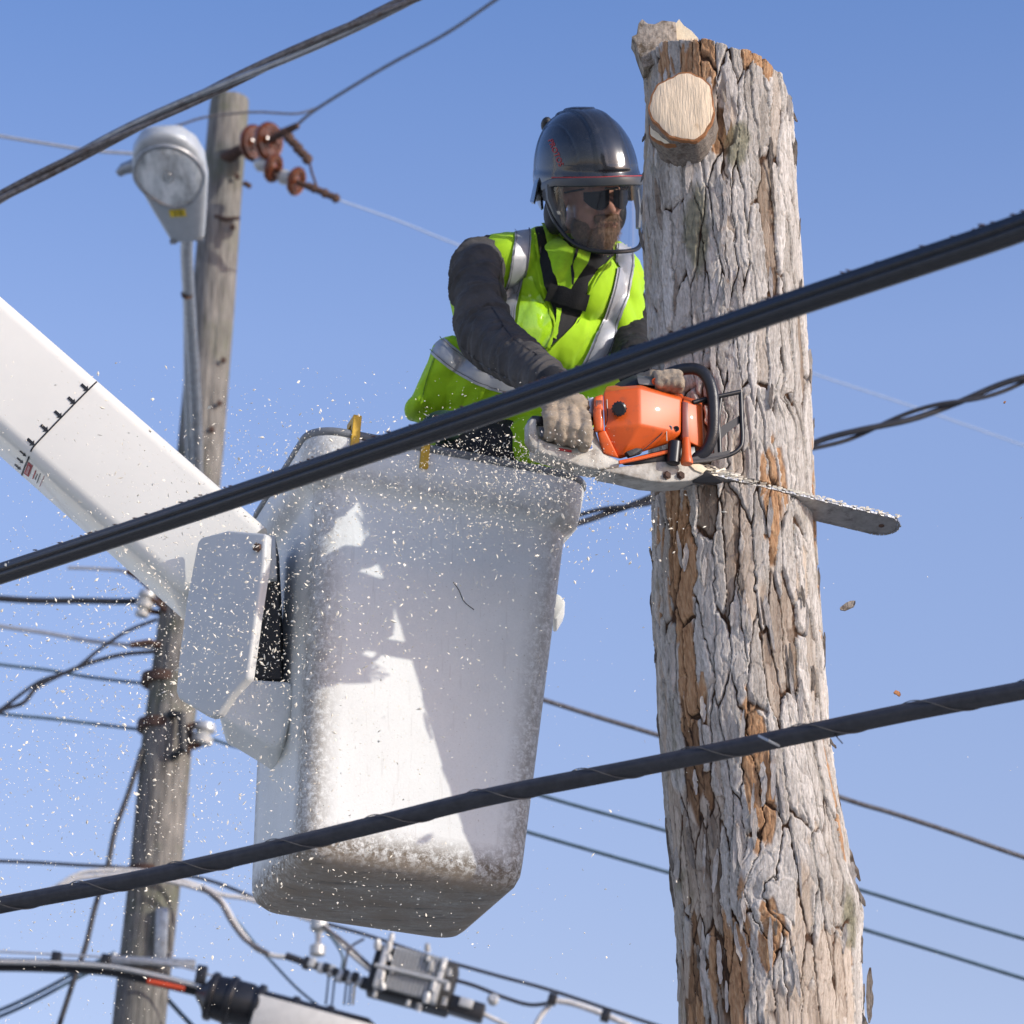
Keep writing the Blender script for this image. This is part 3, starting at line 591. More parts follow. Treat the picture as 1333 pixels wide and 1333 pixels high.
for a, b, w, mm in (((47, 612), (43, 623), 1.5, 'ink_red'), ((49, 617), (46, 624), 1.0, 'ink'), ((53, 616), (48, 629), .8, 'ink'), ((58, 619), (52, 633), .6, 'ink_red')): ribbon([a, ((a[0] + b[0]) / 2, (a[1] + b[1]) / 2), b], w, bbv, .0015, .001, 2).build('label_line', M[mm], boom)
# cover plate at the boom tip
FPl = Frame(W(290, 800, 7.43), (math.cos(R(38)), -math.sin(R(38)), 0), (0, 0, 1))
prism(FPl, [(256, 706), (261, 699), (296, 690), (345, 694), (343, 735), (333, 800), (322, 882), (300, 905), (283, 931), (272, 934), (232, 910), (228, 900), (232, 855), (242, 780)], 0, .03).build('tip_cover', M['cover'], boom, bevel=.009, seg=3)
MB().lathe([(.012, 0), (.012, .008), (.007, .01)], FPl.G(336, 713, -.001), -FPl.y, 6).build('bolt', M['rust'], boom)
# far end: elbow and lower boom down to the truck (outside the picture)
EL = FB.P(-3.9, BD / 2, -BW / 2)
MB().lathe([(.24, -.25), (.26, -.2), (.26, .2), (.24, .25)], EL, (0, 1, 0), 24).build('elbow', M['truck'], boom)
MB().tube([EL, (EL.x + 1.2, 8.3, 1.5)], .17, 12).build('lower_boom', M['gel'], boom)
MB().lathe([(.45, 0), (.45, .3), (.25, .9), (.25, 1.5)], (EL.x + 1.2, 8.3, 0), (0, 0, 1), 24).build('turret', M['truck'], boom)

# ---------------------------------------------------------------- worker
man = thing('person', 'worker in lime high-visibility vest, black sleeves and charcoal helmet leaning over the bucket rim', 'person', BF.P(.08, 0, .03))
def torso_shapes(m, g):
    for px, py, Y, rx, ry, rz in ((732, 372, 7.84, .155, .115, .12), (690, 440, 7.88, .175, .12, .13), (650, 505, 7.96, .17, .13, .12), (635, 560, 8.03, .17, .13, .1), (785, 400, 7.93, .105, .1, .14), (760, 460, 7.93, .13, .11, .12), (700, 540, 8.0, .15, .11, .13), (805, 365, 7.95, .07, .08, .08), (800, 420, 7.95, .08, .08, .12), (812, 378, 7.9, .04, .06, .07), (808, 415, 7.88, .035, .05, .07), (635, 395, 7.86, .098, .09, .1)):
        m.ell(W(px, py, Y), (rx + g, ry + g, rz + g))
    m.cap(W(742, 322, 7.9), W(652, 338, 7.74), .062 + g, .066 + g); m.cap(W(742, 322, 7.9), W(806, 350, 7.97), .06 + g, .06 + g)
    return m
SH, EB, WR = W(620, 352, 7.68), W(634, 440, 7.56), W(722, 503, 7.17)
LS, LE, LW_ = W(812, 390, 8.05), W(826, 458, 7.84), W(838, 500, 7.36)
HC = W(770, 261, 7.72)                # centre of the head
Fd = Vector((math.sin(R(30)) * math.cos(R(27)), -math.cos(R(30)) * math.cos(R(27)), -math.sin(R(27)))); Zh = Vector((0, 0, 1)) + Vector((-.26, 0, 0)); HF = Frame(HC, (1, 0, 0), (0, 0, 1))
yh = -Fd; xh = yh.cross(Zh).normalized(); zh = xh.cross(yh); HF.x, HF.y, HF.z = xh, yh, zh
H = lambda x, y, z: HF.P(x, y, z); HM = Matrix((xh, yh, zh)).transposed()
m = MB(); torso_shapes(m, -.02)
m.cap(SH, EB, .045, .038); m.cap(EB, WR, .038, .026); m.cap(LS, LE, .035, .03); m.cap(LE, LW_, .03, .022)
HIP = W(640, 600, 8.0); m.ell(HIP, (.15, .12, .12))
for s in (-1, 1):
    kn = BF.P(.06 + .1 * s, .02, .5); ft = BF.P(.05 + .11 * s, .05, .09); m.cap(HIP + Vector((.08 * s, 0, -.02)), kn, .075, .055); m.cap(kn, ft, .055, .04); m.cap(ft, ft + Vector((0, -.12, -.02)), .035, .03)
# head and neck, in head coordinates: x to the picture's right, y backwards, z up
m.ell(H(0, .015, .045), (.076, .095, .095), HM); m.ell(H(0, -.03, -.03), (.062, .06, .085), HM); m.ell(H(0, -.06, -.085), (.036, .032, .028), HM)
m.cap(H(0, -.088, .012), H(0, -.116, -.022), .0085, .0125); m.ell(H(-.012, -.103, -.025), (.008, .01, .008), HM); m.ell(H(.012, -.103, -.025), (.008, .01, .008), HM)
m.ell(H(-.036, -.068, -.012), (.022, .02, .018), HM); m.ell(H(.036, -.068, -.012), (.022, .02, .018), HM); m.cap(H(-.035, -.078, .03), H(.035, -.078, .03), .012, .012)
m.cap(H(-.016, -.092, -.053), H(.016, -.092, -.053), .006, .006); m.ell(H(-.08, .01, 0), (.01, .02, .032), HM); m.ell(H(.08, .01, 0), (.01, .02, .032), HM)
m.cap(H(0, .03, -.04), W(742, 322, 7.9), .052, .06)
me = blob(m, .0055, 3); smooth_all(me); link('body', me, M['skin'], man)
# vest
m = torso_shapes(MB(), 0)
m.cap(W(592, 470, 7.9), W(556, 530, 7.97), .062, .052); m.ell(W(550, 533, 7.97), (.05, .07, .03)); m.ell(W(708, 585, 7.94), (.115, .09, .09))
me = blob(m, .0065, 7); v = mverts(me); nn = mnorm(me)
a = v[:, 0] * .8 - v[:, 2] * .6; b_ = v[:, 0] * .6 + v[:, 2] * .8
warp = .05 * fbm(v[:, 0] * 4, v[:, 1] * 4, v[:, 2] * 4, 3, 2)
fold = 1 - np.abs(fbm((a + warp) * 16, v[:, 1] * 5, (b_) * 4.5, 11, 3)) * 2.4; fold2 = fbm(v[:, 0] * 22, v[:, 1] * 12, v[:, 2] * 12, 21, 3)
v = v + nn * (.011 * np.clip(fold, -.5, 1) + .006 * fold2)[:, None]; setv(me, v)
# drawn-up folds at the hem
smooth_all(me); vest_bvh = bvh(me); vest = link('vest', me, M['vest'], man)
# sleeves
def sleeve(pts, rad, seed):
    m = MB(); P = spline(pts, 6); rr = np.interp(np.linspace(0, 1, len(P)), np.linspace(0, 1, len(rad)), rad)
    for i in range(len(P) - 1): m.cap(P[i], P[i + 1], rr[i], rr[i + 1])
    me = blob(m, .0045, 4); v = mverts(me); nn = mnorm(me); PP = np.array(P); d = ((v[:, None] - PP[None]) ** 2).sum(2); k = d.argmin(1)
    s = k / (len(P) - 1.); T = np.gradient(PP, axis=0); T /= np.linalg.norm(T, axis=1)[:, None]; al = np.cumsum(np.r_[0, np.linalg.norm(np.diff(PP, axis=0), axis=1)])[k] + ((v - PP[k]) * T[k]).sum(1)
    rad_ = v - PP[k]; w = .03 * fbm(v[:, 0] * 9, v[:, 1] * 9, v[:, 2] * 9, seed, 2); side = rad_[:, 0] * .55 + rad_[:, 2] * .2
    fold = 1 - np.abs(n3((al + w + side) * 30, rad_[:, 0] * 9, rad_[:, 2] * 9, seed + 3)) * 2.3
    fold2 = 1 - np.abs(n3((al + w - side) * 48, rad_[:, 0] * 14, rad_[:, 2] * 14, seed + 4)) * 2
    v = v + nn * (.0085 * fold + .0035 * fold2 + .003 * fbm(v[:, 0] * 40, v[:, 1] * 40, v[:, 2] * 40, seed + 9, 2))[:, None]; setv(me, v); smooth_all(me)
    return link('jacket_sleeve', me, M['jacket'] if seed == 5 else M['dark_cloth'], man)  # same jacket: far sleeve coloured darker to read as shaded
sleeve_o = sleeve([W(630, 342, 7.74), SH, W(624, 400, 7.62), EB + Vector((.005, 0, 0)), W(676, 470, 7.38), WR], [.066, .069, .067, .07, .058, .042], 5)
sleeve([W(800, 388, 8.07), LS, W(822, 424, 7.96), LE, W(834, 483, 7.55), LW_], [.045, .05, .055, .055, .05, .042], 8)
MB().tube([W(716, 497, 7.165), W(728, 508, 7.14)], [.045, .043], 20).build('sleeve_cuff', M['dark_cloth'], man, bevel=.004)
# trousers, shirt tail
m = MB(); m.ell(HIP, (.165, .135, .13))
for s in (-1, 1):
    kn = BF.P(.06 + .1 * s, .02, .5); ft = BF.P(.05 + .11 * s, .05, .12); m.cap(HIP + Vector((.08 * s, 0, -.02)), kn, .092, .075); m.cap(kn, ft, .075, .065)
me = blob(m, .012, 3); smooth_all(me); link('trousers', me, M['trouser'], man)
for s in (-1, 1): MB().cap(BF.P(.05 + .11 * s, .08, .07), BF.P(.05 + .11 * s, -.07, .06), .055, .045).build('boot', M['plastic_matt'], man)
MB().ell(W(578, 556, 7.9), (.06, .05, .045)).build('shirt_tail', M['green_cloth'], man)
# cloth pieces lying on the vest
drape([(692, 268), (699, 268), (712, 295), (745, 322), (775, 327), (797, 322), (799, 334), (778, 350), (765, 368), (762, 400), (752, 420), (713, 453), (722, 425), (720, 400), (709, 372), (704, 345), (698, 310)], vest_bvh, .004, .003).build('jacket_front', M['dark_cloth'], man)
drape([(703, 283), (712, 300), (745, 326), (771, 326), (764, 346), (742, 379), (726, 376), (720, 350), (709, 322)], vest_bvh, .010, .004).build('fleece_collar', M['fleece'], man)
ribbon([(749, 327), (746, 345), (746, 372)], 3, vest_bvh, .015, .003, 2).build('zip', M['dark_cloth'], man)
drape([(724, 402), (731, 400), (727, 425), (722, 441), (719, 440), (722, 420)], vest_bvh, .009, .002).build('fleece_front', M['fleece'], man)
ribbon([(712, 378), (735, 385), (764, 393)], (23, 20), vest_bvh, .013, .004).build('harness_strap', M['dark_cloth'], man)
ribbon([(668, 283), (679, 300), (678, 325), (671, 365), (663, 392), (659, 428)], (22, 21), vest_bvh, .006, .002).build('reflective_stripe', M['stripe'], man)
ribbon([(812, 318), (813, 345), (808, 375), (797, 412), (786, 445), (768, 480)], (22, 24), vest_bvh, .007, .002).build('reflective_stripe', M['stripe'], man)
ribbon([(562, 441), (578, 458), (602, 476), (635, 493), (672, 503), (705, 510), (740, 508)], (26, 24), vest_bvh, .004, .002).build('reflective_stripe', M['stripe'], man)
glossy = mat('clear plastic pocket', (.4, .72, .02), .12, var=.1, scale=15, coat=1, bump=.8, bscale=22)
drape([(683, 362), (693, 360), (699, 375), (713, 400), (719, 430), (717, 448), (704, 455), (688, 440), (672, 428)], vest_bvh, .006, .003).build('clear_pocket', glossy, man)
M['stitch'] = mat('stitching', (.12, .12, .13), .8); M['seam'] = mat('dark lime seam', (.12, .24, .01), .85)
def offs(cl, d):
    c = [np.array(p, float) for p in cl]; out = []
    for i in range(len(c)):
        t = c[min(i + 1, len(c) - 1)] - c[max(i - 1, 0)]; t /= np.hypot(*t); out.append(tuple(c[i] + np.array((-t[1], t[0])) * d))
    return out
for cl in ([(668, 283), (679, 300), (678, 325), (671, 365), (663, 392), (659, 428)], [(812, 318), (813, 345), (808, 375), (797, 412), (786, 445), (768, 480)], [(562, 441), (578, 458), (602, 476), (635, 493), (672, 503), (705, 510)]):
    for d in (-9, 9): ribbon(offs(cl, d), .9, vest_bvh, .0088, .0008, 1).build('stitch_line', M['stitch'], man)
for cl in ([(566, 466), (556, 495), (549, 522)], [(584, 380), (583, 400), (585, 420)], [(530, 548), (552, 553), (575, 546)], [(700, 300), (704, 345), (714, 385), (726, 422)], [(790, 345), (768, 380), (752, 415), (722, 448)], [(690, 470), (712, 478), (740, 480)]): ribbon(cl, 1.1, vest_bvh, .0035, .0008, 1).build('seam', M['seam'], man)
slv_bvh = bvh(sleeve_o.data)
for cl in ([(600, 450), (622, 470), (650, 487), (680, 500)], [(640, 400), (668, 440), (700, 462)], [(618, 462), (612, 476), (618, 486)], [(655, 335), (650, 360), (654, 385)]): ribbon(cl, 1.2, slv_bvh, .001, .0008, 1).build('sleeve_seam', M['ink'], man)
# edge binding of the vest opening
ribbon([(694, 300), (699, 345), (709, 385), (721, 425), (713, 452)], 2.2, vest_bvh, .009, .004, 2).build('vest_binding', M['vest'], man)
ribbon([(797, 334), (775, 362), (762, 395), (745, 425), (716, 453)], 2.2, vest_bvh, .009, .004, 2).build('vest_binding', M['vest'], man)
# collar round the neck
m = MB(); pts = []
for k in range(25):
    a = R(-150 + 300 * k / 24); pts.append(W(742, 318, 7.86) + Vector((.078 * math.sin(a), -.085 * math.cos(a), -.02 - .035 * math.cos(a))))
m.tube(pts, [.026] * 25, 12).build('jacket_collar', M['dark_cloth'], man)
m = MB(); m.tube([p + Vector((0, 0, .018)) + (W(742, 318, 7.86) - p) * .22 for p in pts], [.022] * 25, 12).build('fleece_neck', M['fleece'], man)

# beard: body plus hair strands
bd = MB()
bd.ell(H(0, -.052, -.088), (.046, .044, .036), HM); bd.ell(H(-.045, -.024, -.07), (.02, .042, .034), HM); bd.ell(H(.045, -.024, -.07), (.02, .042, .034), HM); bd.cap(H(-.026, -.086, -.044), H(.026, -.086, -.044), .013, .013); bd.ell(H(0, -.07, -.108), (.028, .026, .024), HM)
me = blob(bd, .004, 3); vv = mverts(me); nn = mnorm(me); vv += nn * (.002 * n3(vv[:, 0] * 200, vv[:, 1] * 200, vv[:, 2] * 60, 2))[:, None]; setv(me, vv); smooth_all(me); beard = link('beard', me, M['beard'], man)
hb = MB(); rb = random.Random(3); hair = []
for k in rb.sample(range(len(vv)), min(len(vv), 7000)):
    p, nrm = Vector(vv[k]), Vector(nn[k]); d = (nrm * .7 - zh * .8 + Vector((rb.gauss(0, .25), rb.gauss(0, .25), rb.gauss(0, .25)))).normalized(); s = d.cross(nrm + Vector((.01, 0, 0))).normalized() * .0006
    L = rb.uniform(.007, .018); hb.add([p - s, p + s, p + d * L - zh * .002], [(0, 1, 2)])
hb.build('beard_hair', M['beard'], man, smooth=False)['kind'] = 'stuff'
# sunglasses
def lens_pts(sx):
    m = MB(); v = []; n = 14; rows = 7
    for j in range(rows + 1):
        for i in range(n + 1):
            a = i / n; x = (.006 + .062 * a) * sx; top = .036 - .006 * a; bot = -.014 + .085 * (a - .45) ** 2; z = bot + (top - bot) * j / rows
            v.append(H(x, -.113 + .03 * a ** 2.4, z - .006 + .004 * (j / rows)))
    f = [(j * (n + 1) + i, j * (n + 1) + i + 1, (j + 1) * (n + 1) + i + 1, (j + 1) * (n + 1) + i) for j in range(rows) for i in range(n)]
    return shell(v, f, .003)
for sx in (-1, 1): lens_pts(sx).build('sunglass_lens', M['lens'], man)
MB().tube([H(-.02, -.114, .038), H(0, -.117, .036), H(.02, -.114, .038)], .0035, 8).build('sunglass_bridge', M['plastic_black'], man)
for sx in (-1, 1): MB().tube([H(.067 * sx, -.083, .036), H(.08 * sx, -.03, .028), H(.08 * sx, .02, .02)], .003, 6).build('sunglass_arm', M['plastic_black'], man)

# helmet
def helmet_shell():
    NA, NB = 180, 90; v = []; f = []
    HX, HY, HZ = .132, .170, .176; c0 = (0, .026, .066)
    for i in range(NB + 1):
        for k in range(NA):
            a = 2 * math.pi * k / NA                    # 0 = front
            fr = math.cos(a); side = abs(math.sin(a))
            zc = .004 + (-.062 if fr < -.0 else 0) * sm(-fr, 0, .45) + (-.05 * sm(side, .86, .97) if fr > -.5 else 0)   # lower edge relative to the centre
            ph1 = math.acos(max(-1, min(1, zc / HZ))); ph = ph1 * (i / NB) ; r = math.sin(ph) ** .84; x, y, z = HX * r * math.sin(a), -HY * r * fr, HZ * math.cos(ph)
            g = 1.0; y0_ = y
            xx = x; front = y < .05
            w = .05 - .012 * max(0, z) / HZ                # raised centre panel
            pan = sm(abs(x), w + .0035, w) * sm(z, .016, .022) * sm(y, .085, .075); g += .028 * pan
            pan2 = sm(abs(x), .026, .023) * sm(z, .03, .036) * sm(y, .03, .025); g -= .006 * pan2
            cut = sm(abs(abs(x) - .088), .003, .0) * sm(z, .0, .02); g -= .014 * cut
            top = sm(math.hypot(x / .036, (y - .02) / .05), 1.06, .98) * (z > 0); g += .02 * top
            rear = sm(y, .06, .066); g += .02 * rear
            flare = sm(z, .02, -.002) * .03 * (1 - .5 * rear); g += flare
            v.append(H(c0[0] + x * g, c0[1] + y * g + .14 * max(z, 0), c0[2] + z * g))
    for i in range(NB):
        for k in range(NA): k2 = (k + 1) % NA; f.append((i * NA + k, i * NA + k2, (i + 1) * NA + k2, (i + 1) * NA + k))
    n0 = len(v); cc = H(*c0); v += [cc + (p - cc) * .95 for p in v[NB * NA:NB * NA + NA]]; v += [cc + (p - cc) * .95 + zh * .03 for p in v[NB * NA:NB * NA + NA]]
    for k in range(NA): k2 = (k + 1) % NA; f.append((NB * NA + k, NB * NA + k2, n0 + k2, n0 + k)); f.append((n0 + k, n0 + k2, n0 + NA + k2, n0 + NA + k))
    m = MB().add(v, f); o = m.build('helmet', M['helmet'], man, ang=50)
    return o, BVHTree.FromPolygons([Vector(q) for q in m.v], m.f)
helm, helm_bvh = helmet_shell()
def vis(a, z, g=0):                      # point of the visor surface: a = angle from the front, z = height
    rx, ry = .131 + g, .166 + g; t = R(a); bul = 1 - .05 * ((z - .03) / .16) ** 2
    return H(rx * math.sin(t) * bul, -ry * math.cos(t) * bul + .005 - .01 * (z < 0) * z, z)
def vbot(a): t = abs(a) / 88; return -.128 + .128 * t ** 3.4
NA = 44; aa = [-88 + 176 * i / NA for i in range(NA + 1)]; v = []; f = []; nz = 12
for a in aa:
    for k in range(nz + 1): v.append(vis(a, .052 + (vbot(a) - .052) * k / nz, .002))
f = [(i * (nz + 1) + k, i * (nz + 1) + k + 1, (i + 1) * (nz + 1) + k + 1, (i + 1) * (nz + 1) + k) for i in range(NA) for k in range(nz)]
MB().add(v, f).build('visor', M['visor'], helm)
pts = [vis(a, vbot(a), .003) for a in aa]
rim = [vis(-88, z, .003) for z in np.linspace(.05, .004, 5)] + pts + [vis(88, z, .003) for z in np.linspace(.004, .05, 5)]
MB().tube(rim, [.0062] * len(rim), 8).build('visor_rim', M['plastic_black'], helm)
v = []; q = [(-.002, .072), (.003, .069), (.005, .06), (.004, .05), (-.001, .047), (-.006, .05), (-.006, .068)]
for a in [-96 + 192 * i / 50 for i in range(51)]:
    for g, z in q: v.append(vis(a, z - .006 * abs(a) / 90 - (0 if abs(a) < 75 else (abs(a) - 75) * .0006), g + .005))
n = len(q); f = [(i * n + k, i * n + (k + 1) % n, (i + 1) * n + (k + 1) % n, (i + 1) * n + k) for i in range(50) for k in range(n)] + [tuple(range(n)), tuple(50 * n + k for k in range(n))]
MB().add(v, f).build('visor_band', M['visor_frame'], helm)
MB().tube([vis(a, .0715 - .006 * abs(a) / 90, .0035) for a in range(-80, 81, 4)], .0018, 6).build('red_trim', M['ink_red'], helm)
for sx in (-1, 1):
    pv = H(.128 * sx, .0, .02); ax = xh * sx
    MB().lathe([(.001, .012), (.018, .011), (.022, .006), (.024, 0), (.024, -.012)], pv, ax, 20).build('visor_pivot', M['plastic_matt'], helm)
    m = MB(); m.ell(H((.1 if sx < 0 else .082) * sx, .02, -.035), (.028, .042, .055), HM, 16, 12); m.build('ear_muff', M['plastic_matt'], helm)
    m = MB(); pts = [H(.128 * sx, -.01, .045), H(.131 * sx, -.02, .01), H(.125 * sx, -.04, -.03), H(.11 * sx, -.06, -.075)]
    m.tube(pts, [.015, .014, .011, .007], 8).build('visor_arm', M['visor_frame'], helm)
m = MB(); v = []   # nape guard sweeping out behind
for i in range(13):
    a = R(100 + 160 * i / 12)
    for z, g in ((.03, .99), (.0, 1.08), (-.035, 1.17), (-.04, 1.14), (.0, 1.03)): v.append(H(.132 * g * math.sin(a), .012 - .158 * g * math.cos(a), .052 + z * 1.0 - .02 * (z < 0) ))
f = [(i * 5 + k, i * 5 + (k + 1) % 5, (i + 1) * 5 + (k + 1) % 5, (i + 1) * 5 + k) for i in range(12) for k in range(5)] + [(0, 1, 2, 3, 4), tuple(60 + k for k in range(5))]
MB().add(v, f).build('nape_guard', M['helmet'], helm)
MB().ell(W(712, 163, 7.84), (.017, .035, .018)).build('rear_knob', M['plastic_matt'], helm)
def text_mesh(name, s, size, mtx, m, parent, B=None, off=.001, dep=.0004):
    cu = bpy.data.curves.new('t', 'FONT'); cu.body = s; cu.size = size; cu.extrude = dep; cu.align_x = 'CENTER'; cu.align_y = 'CENTER'; cu.resolution_u = 3
    o = bpy.data.objects.new('t', cu); C.objects.link(o); dg = bpy.context.evaluated_depsgraph_get(); me = bpy.data.meshes.new_from_object(o.evaluated_get(dg)); bpy.data.objects.remove(o)
    bm = bmesh.new(); bm.from_mesh(me); bmesh.ops.triangulate(bm, faces=bm.faces)
    if B: bmesh.ops.subdivide_edges(bm, edges=[e for e in bm.edges if e.calc_length() > size * .3], cuts=2)
    for v_ in bm.verts:
        z = v_.co.z; p = mtx @ v_.co
        if B:
            d = (p - CAM).normalized(); h = B.ray_cast(CAM, d)
            if h[0] is not None: nn_ = h[1] if h[1].dot(d) < 0 else -h[1]; p = h[0] + nn_ * (off + z)
        v_.co = p
    bm.to_mesh(me); bm.free(); return link(name, me, m, parent)
o0 = W(723.5, 199, 7.62); xd = (W(732, 219, 7.62) - W(715, 179, 7.62)).normalized(); zd = (ray(724, 199) * -1).normalized(); yd = zd.cross(xd); 
text_mesh('helmet_lettering', 'PROTOS', .0225, Matrix(((xd.x, yd.x, zd.x, o0.x), (xd.y, yd.y, zd.y, o0.y), (xd.z, yd.z, zd.z, o0.z), (0, 0, 0, 1))), M['ink_red'], helm, helm_bvh)

# gloves
def finger(m, pts, r): 
    for i in range(len(pts) - 1): m.cap(pts[i], pts[i + 1], r * (1 - .07 * i), r * (1 - .07 * (i + 1)))
m = MB(); m.cap(W(722, 503, 7.15), W(733, 520, 7.08), .036, .04); m.ell(W(741, 530, 7.05), (.052, .03, .036)); m.ell(W(727, 530, 7.06), (.036, .032, .036))
for k, (x, dy) in enumerate(((714, 9), (729, 3), (744, 1), (760, -4))):
    finger(m, [W(x, 536 - dy, 7.035), W(x + 3, 556 - dy, 6.985), W(x + 3, 573 - dy, 7.0), W(x, 580 - dy, 7.05)], .0182 - .0008 * k)
finger(m, [W(745, 520, 7.08), W(766, 529, 7.1), W(770, 547, 7.1)], .016)
m.ell(W(757, 583, 7.04), (.012, .016, .014))
def glove(m, seed):
    me = blob(m, .0032, 11); v = mverts(me); nn = mnorm(me); v = v + nn * (.0018 * n3(v[:, 0] * 90, v[:, 1] * 90, v[:, 2] * 90, seed) + .0022 * (1 - 2 * np.abs(n3(v[:, 0] * 45, v[:, 1] * 45, v[:, 2] * 70, seed + 1))))[:, None]; setv(me, v); smooth_all(me); return link('glove', me, M['glove'], man)
glove(m, 4)
m = MB(); m.cap(W(836, 503, 7.33), W(852, 499, 7.24), .032, .034); m.ell(W(862, 500, 7.2), (.034, .03, .026))
for k in range(4):
    x = 853 + k * 9; finger(m, [W(x, 492, 7.16), W(x + 4, 487, 7.1), W(x + 6, 499, 7.075), W(x + 5, 509, 7.11)], .012)
finger(m, [W(850, 505, 7.2), W(866, 512, 7.17), W(878, 508, 7.15)], .012)
glove(m, 9)

# ---------------------------------------------------------------- chainsaw
SF = Frame(W(840, 560, 7.12), (1, .33, -.095), (0, -.06, 1)); saw = thing('chainsaw', 'orange and grey chainsaw held sideways, its long bar buried in the trunk', 'chainsaw', SF.o)
y0 = -.06
PH = lambda px, py, y: SF.G(px, py, y)
hull('top_cover', [PH(785, 511, -.05), PH(832, 504, -.085), PH(833, 553, -.085), PH(787, 558, -.055), PH(887, 519, -.06), PH(886, 565, -.06), PH(869, 578, -.04), PH(806, 598, -.03), PH(790, 590, -.02)] +
     [PH(788, 503, .06), PH(835, 497, .05), PH(890, 513, .05), PH(890, 570, .05), PH(806, 594, .05)], M['orange'], saw, .006, 4)
hull('front_cover', [PH(889, 521, -.058), PH(914, 528, -.045), PH(916, 585, -.045), PH(889, 572, -.058), PH(889, 515, .05), PH(914, 522, .05), PH(916, 590, .05), PH(889, 584, .05)], M['orange'], saw, .005, 3)
prism(SF, [(888.5, 522), (896, 524), (897, 574), (888.5, 571)], -.0605, -.03).build('cover_seam', mat('dark red plastic', (.2, .03, .015), .4), saw, bevel=.001)
hull('filter_housing', [PH(773, 517, -.05), PH(785, 513, -.05), PH(786, 560, -.06), PH(773, 563, -.05), PH(773, 517, .04), PH(785, 513, .04), PH(786, 565, .04), PH(773, 560, .04)], M['orange'], saw, .005)
hull('filter_lug', [PH(772, 532, -.065), PH(783, 530, -.07), PH(786, 560, -.07), PH(773, 563, -.06), PH(772, 532, -.03), PH(785, 530, -.03), PH(786, 562, -.03), PH(773, 562, -.03)], M['orange'], saw, .006)
hull('lower_cover', [PH(777, 563, -.055), PH(788, 560, -.06), PH(806, 597, -.04), PH(786, 590, -.04), PH(777, 563, 0), PH(790, 560, 0), PH(806, 597, 0), PH(784, 592, 0)], M['orange'], saw, .004)
hull('crankcase', [PH(806, 600, -.04), PH(868, 584, -.05), PH(905, 580, -.045), PH(908, 600, -.045), PH(870, 603, -.045), PH(812, 606, -.035), PH(806, 600, .06), PH(905, 580, .06), PH(908, 600, .06), PH(812, 606, .06)], M['plastic_black'], saw, .004)
MB().tube([PH(806, 602, -.052), PH(835, 596, -.054), PH(870, 588, -.056)], .005, 8).build('chain_brake_rod', M['orange'], saw)
c0 = PH(806, 532, -.085); ax = (ray(806, 532) * -1).normalized()
km = MB(); km.lathe([(.017, -.014), (.017, .008), (.013, .011), (.0005, .011)], c0, ax, 24); km.build('cover_knob', M['plastic_black'], saw, ang=30)
for k in range(14):
    a = 2 * math.pi * k / 14; s = ax.cross(Vector((0, 0, 1))).normalized(); t_ = ax.cross(s)
    if k == 0: ridge = MB()
    p = c0 + (s * math.cos(a) + t_ * math.sin(a)) * .0172; ridge.tube([p - ax * .008, p + ax * .006], .0018, 6)
ridge.build('knob_ridges', M['plastic_black'], saw)
for x, y, r in ((872, 557, .0062), (880.5, 558, .0068)): MB().lathe([(r, -.01), (r, .003), (r * .7, .0035), (r * .6, .001), (.0004, .001)], PH(x, y, -.064), ax, 16).build('cover_screw', M['galv'] if x < 875 else M['plastic_black'], saw)
for P_ in ([(866, 514), (867, 540), (868, 574)], [(868, 553), (860, 566), (842, 582), (828, 592)], [(790, 520), (791, 545), (788, 556)]):
    MB().tube([PH(a, b, -.066 if a > 800 else -.056) for a, b in P_], .0011, 6).build('cover_groove', M['plastic_black'], saw)
prism(SF, [(815, 588), (828, 583), (836, 584), (836, 589), (820, 594)], -.056, -.04).build('primer_vent', M['plastic_matt'], saw, bevel=.001)
for k in range(5): prism(SF, [(776 + 1.8 * k, 521), (777 + 1.8 * k, 521), (777 + 1.8 * k, 529), (776 + 1.8 * k, 529)], -.0525, -.048).build('air_vent', M['plastic_black'], saw, smooth=False)
# lever and knob near the clutch
MB().lathe([(.013, 0), (.0165, .002), (.0165, .055), (.012, .058)], PH(876, 604, -.06), SF.P(0, 0, 1) - SF.o, 18).build('brake_knob', M['plastic_black'], saw)
MB().lathe([(.014, 0), (.0155, .006), (.012, .02), (.0098, .06), (.008, .067)], PH(894, 604, -.075), (-.0, 0, 1), 16).build('compression_lever', M['orange'], saw)
# rear handle loop
loop = [(690, 545), (687, 552), (688, 572), (696, 584), (712, 590), (735, 596), (756, 606), (775, 609), (806, 607), (806, 596), (790, 592), (778, 575), (774, 560), (771, 592), (756, 590), (735, 583), (712, 577), (702, 572), (699, 560), (700, 549)]
prism(SF, [(692, 544), (688, 550), (688, 572), (695, 583), (711, 589), (711, 579), (702, 573), (699, 562), (699, 545)], -.035, .0).build('rear_handle', M['saw_grey'], saw, bevel=.005, seg=3)
prism(SF, [(700, 570), (716, 576), (745, 583), (758, 580), (766, 566), (774, 556), (786, 590), (806, 599), (807, 608), (780, 611), (757, 607), (735, 599), (700, 587)], -.038, .03).build('handle_base', M['saw_grey'], saw, bevel=.005, seg=3)
prism(SF, [(699, 552), (760, 553), (762, 580), (745, 582), (716, 575), (701, 568)], -.012, .012).build('knuckle_guard', M['saw_grey'], saw, bevel=.003)
prism(SF, [(692, 540), (712, 541), (775, 538), (775, 553), (712, 553), (693, 552)], -.022, .02).build('handle_grip', M['plastic_black'], saw, bevel=.006, seg=3)
prism(SF, [(702, 556), (742, 560), (744, 578), (704, 568)], -.0145, -.0118).build('instruction_label', mat('grey printed label', (.3, .31, .36), .5, var=.45, scale=330), saw, smooth=False)
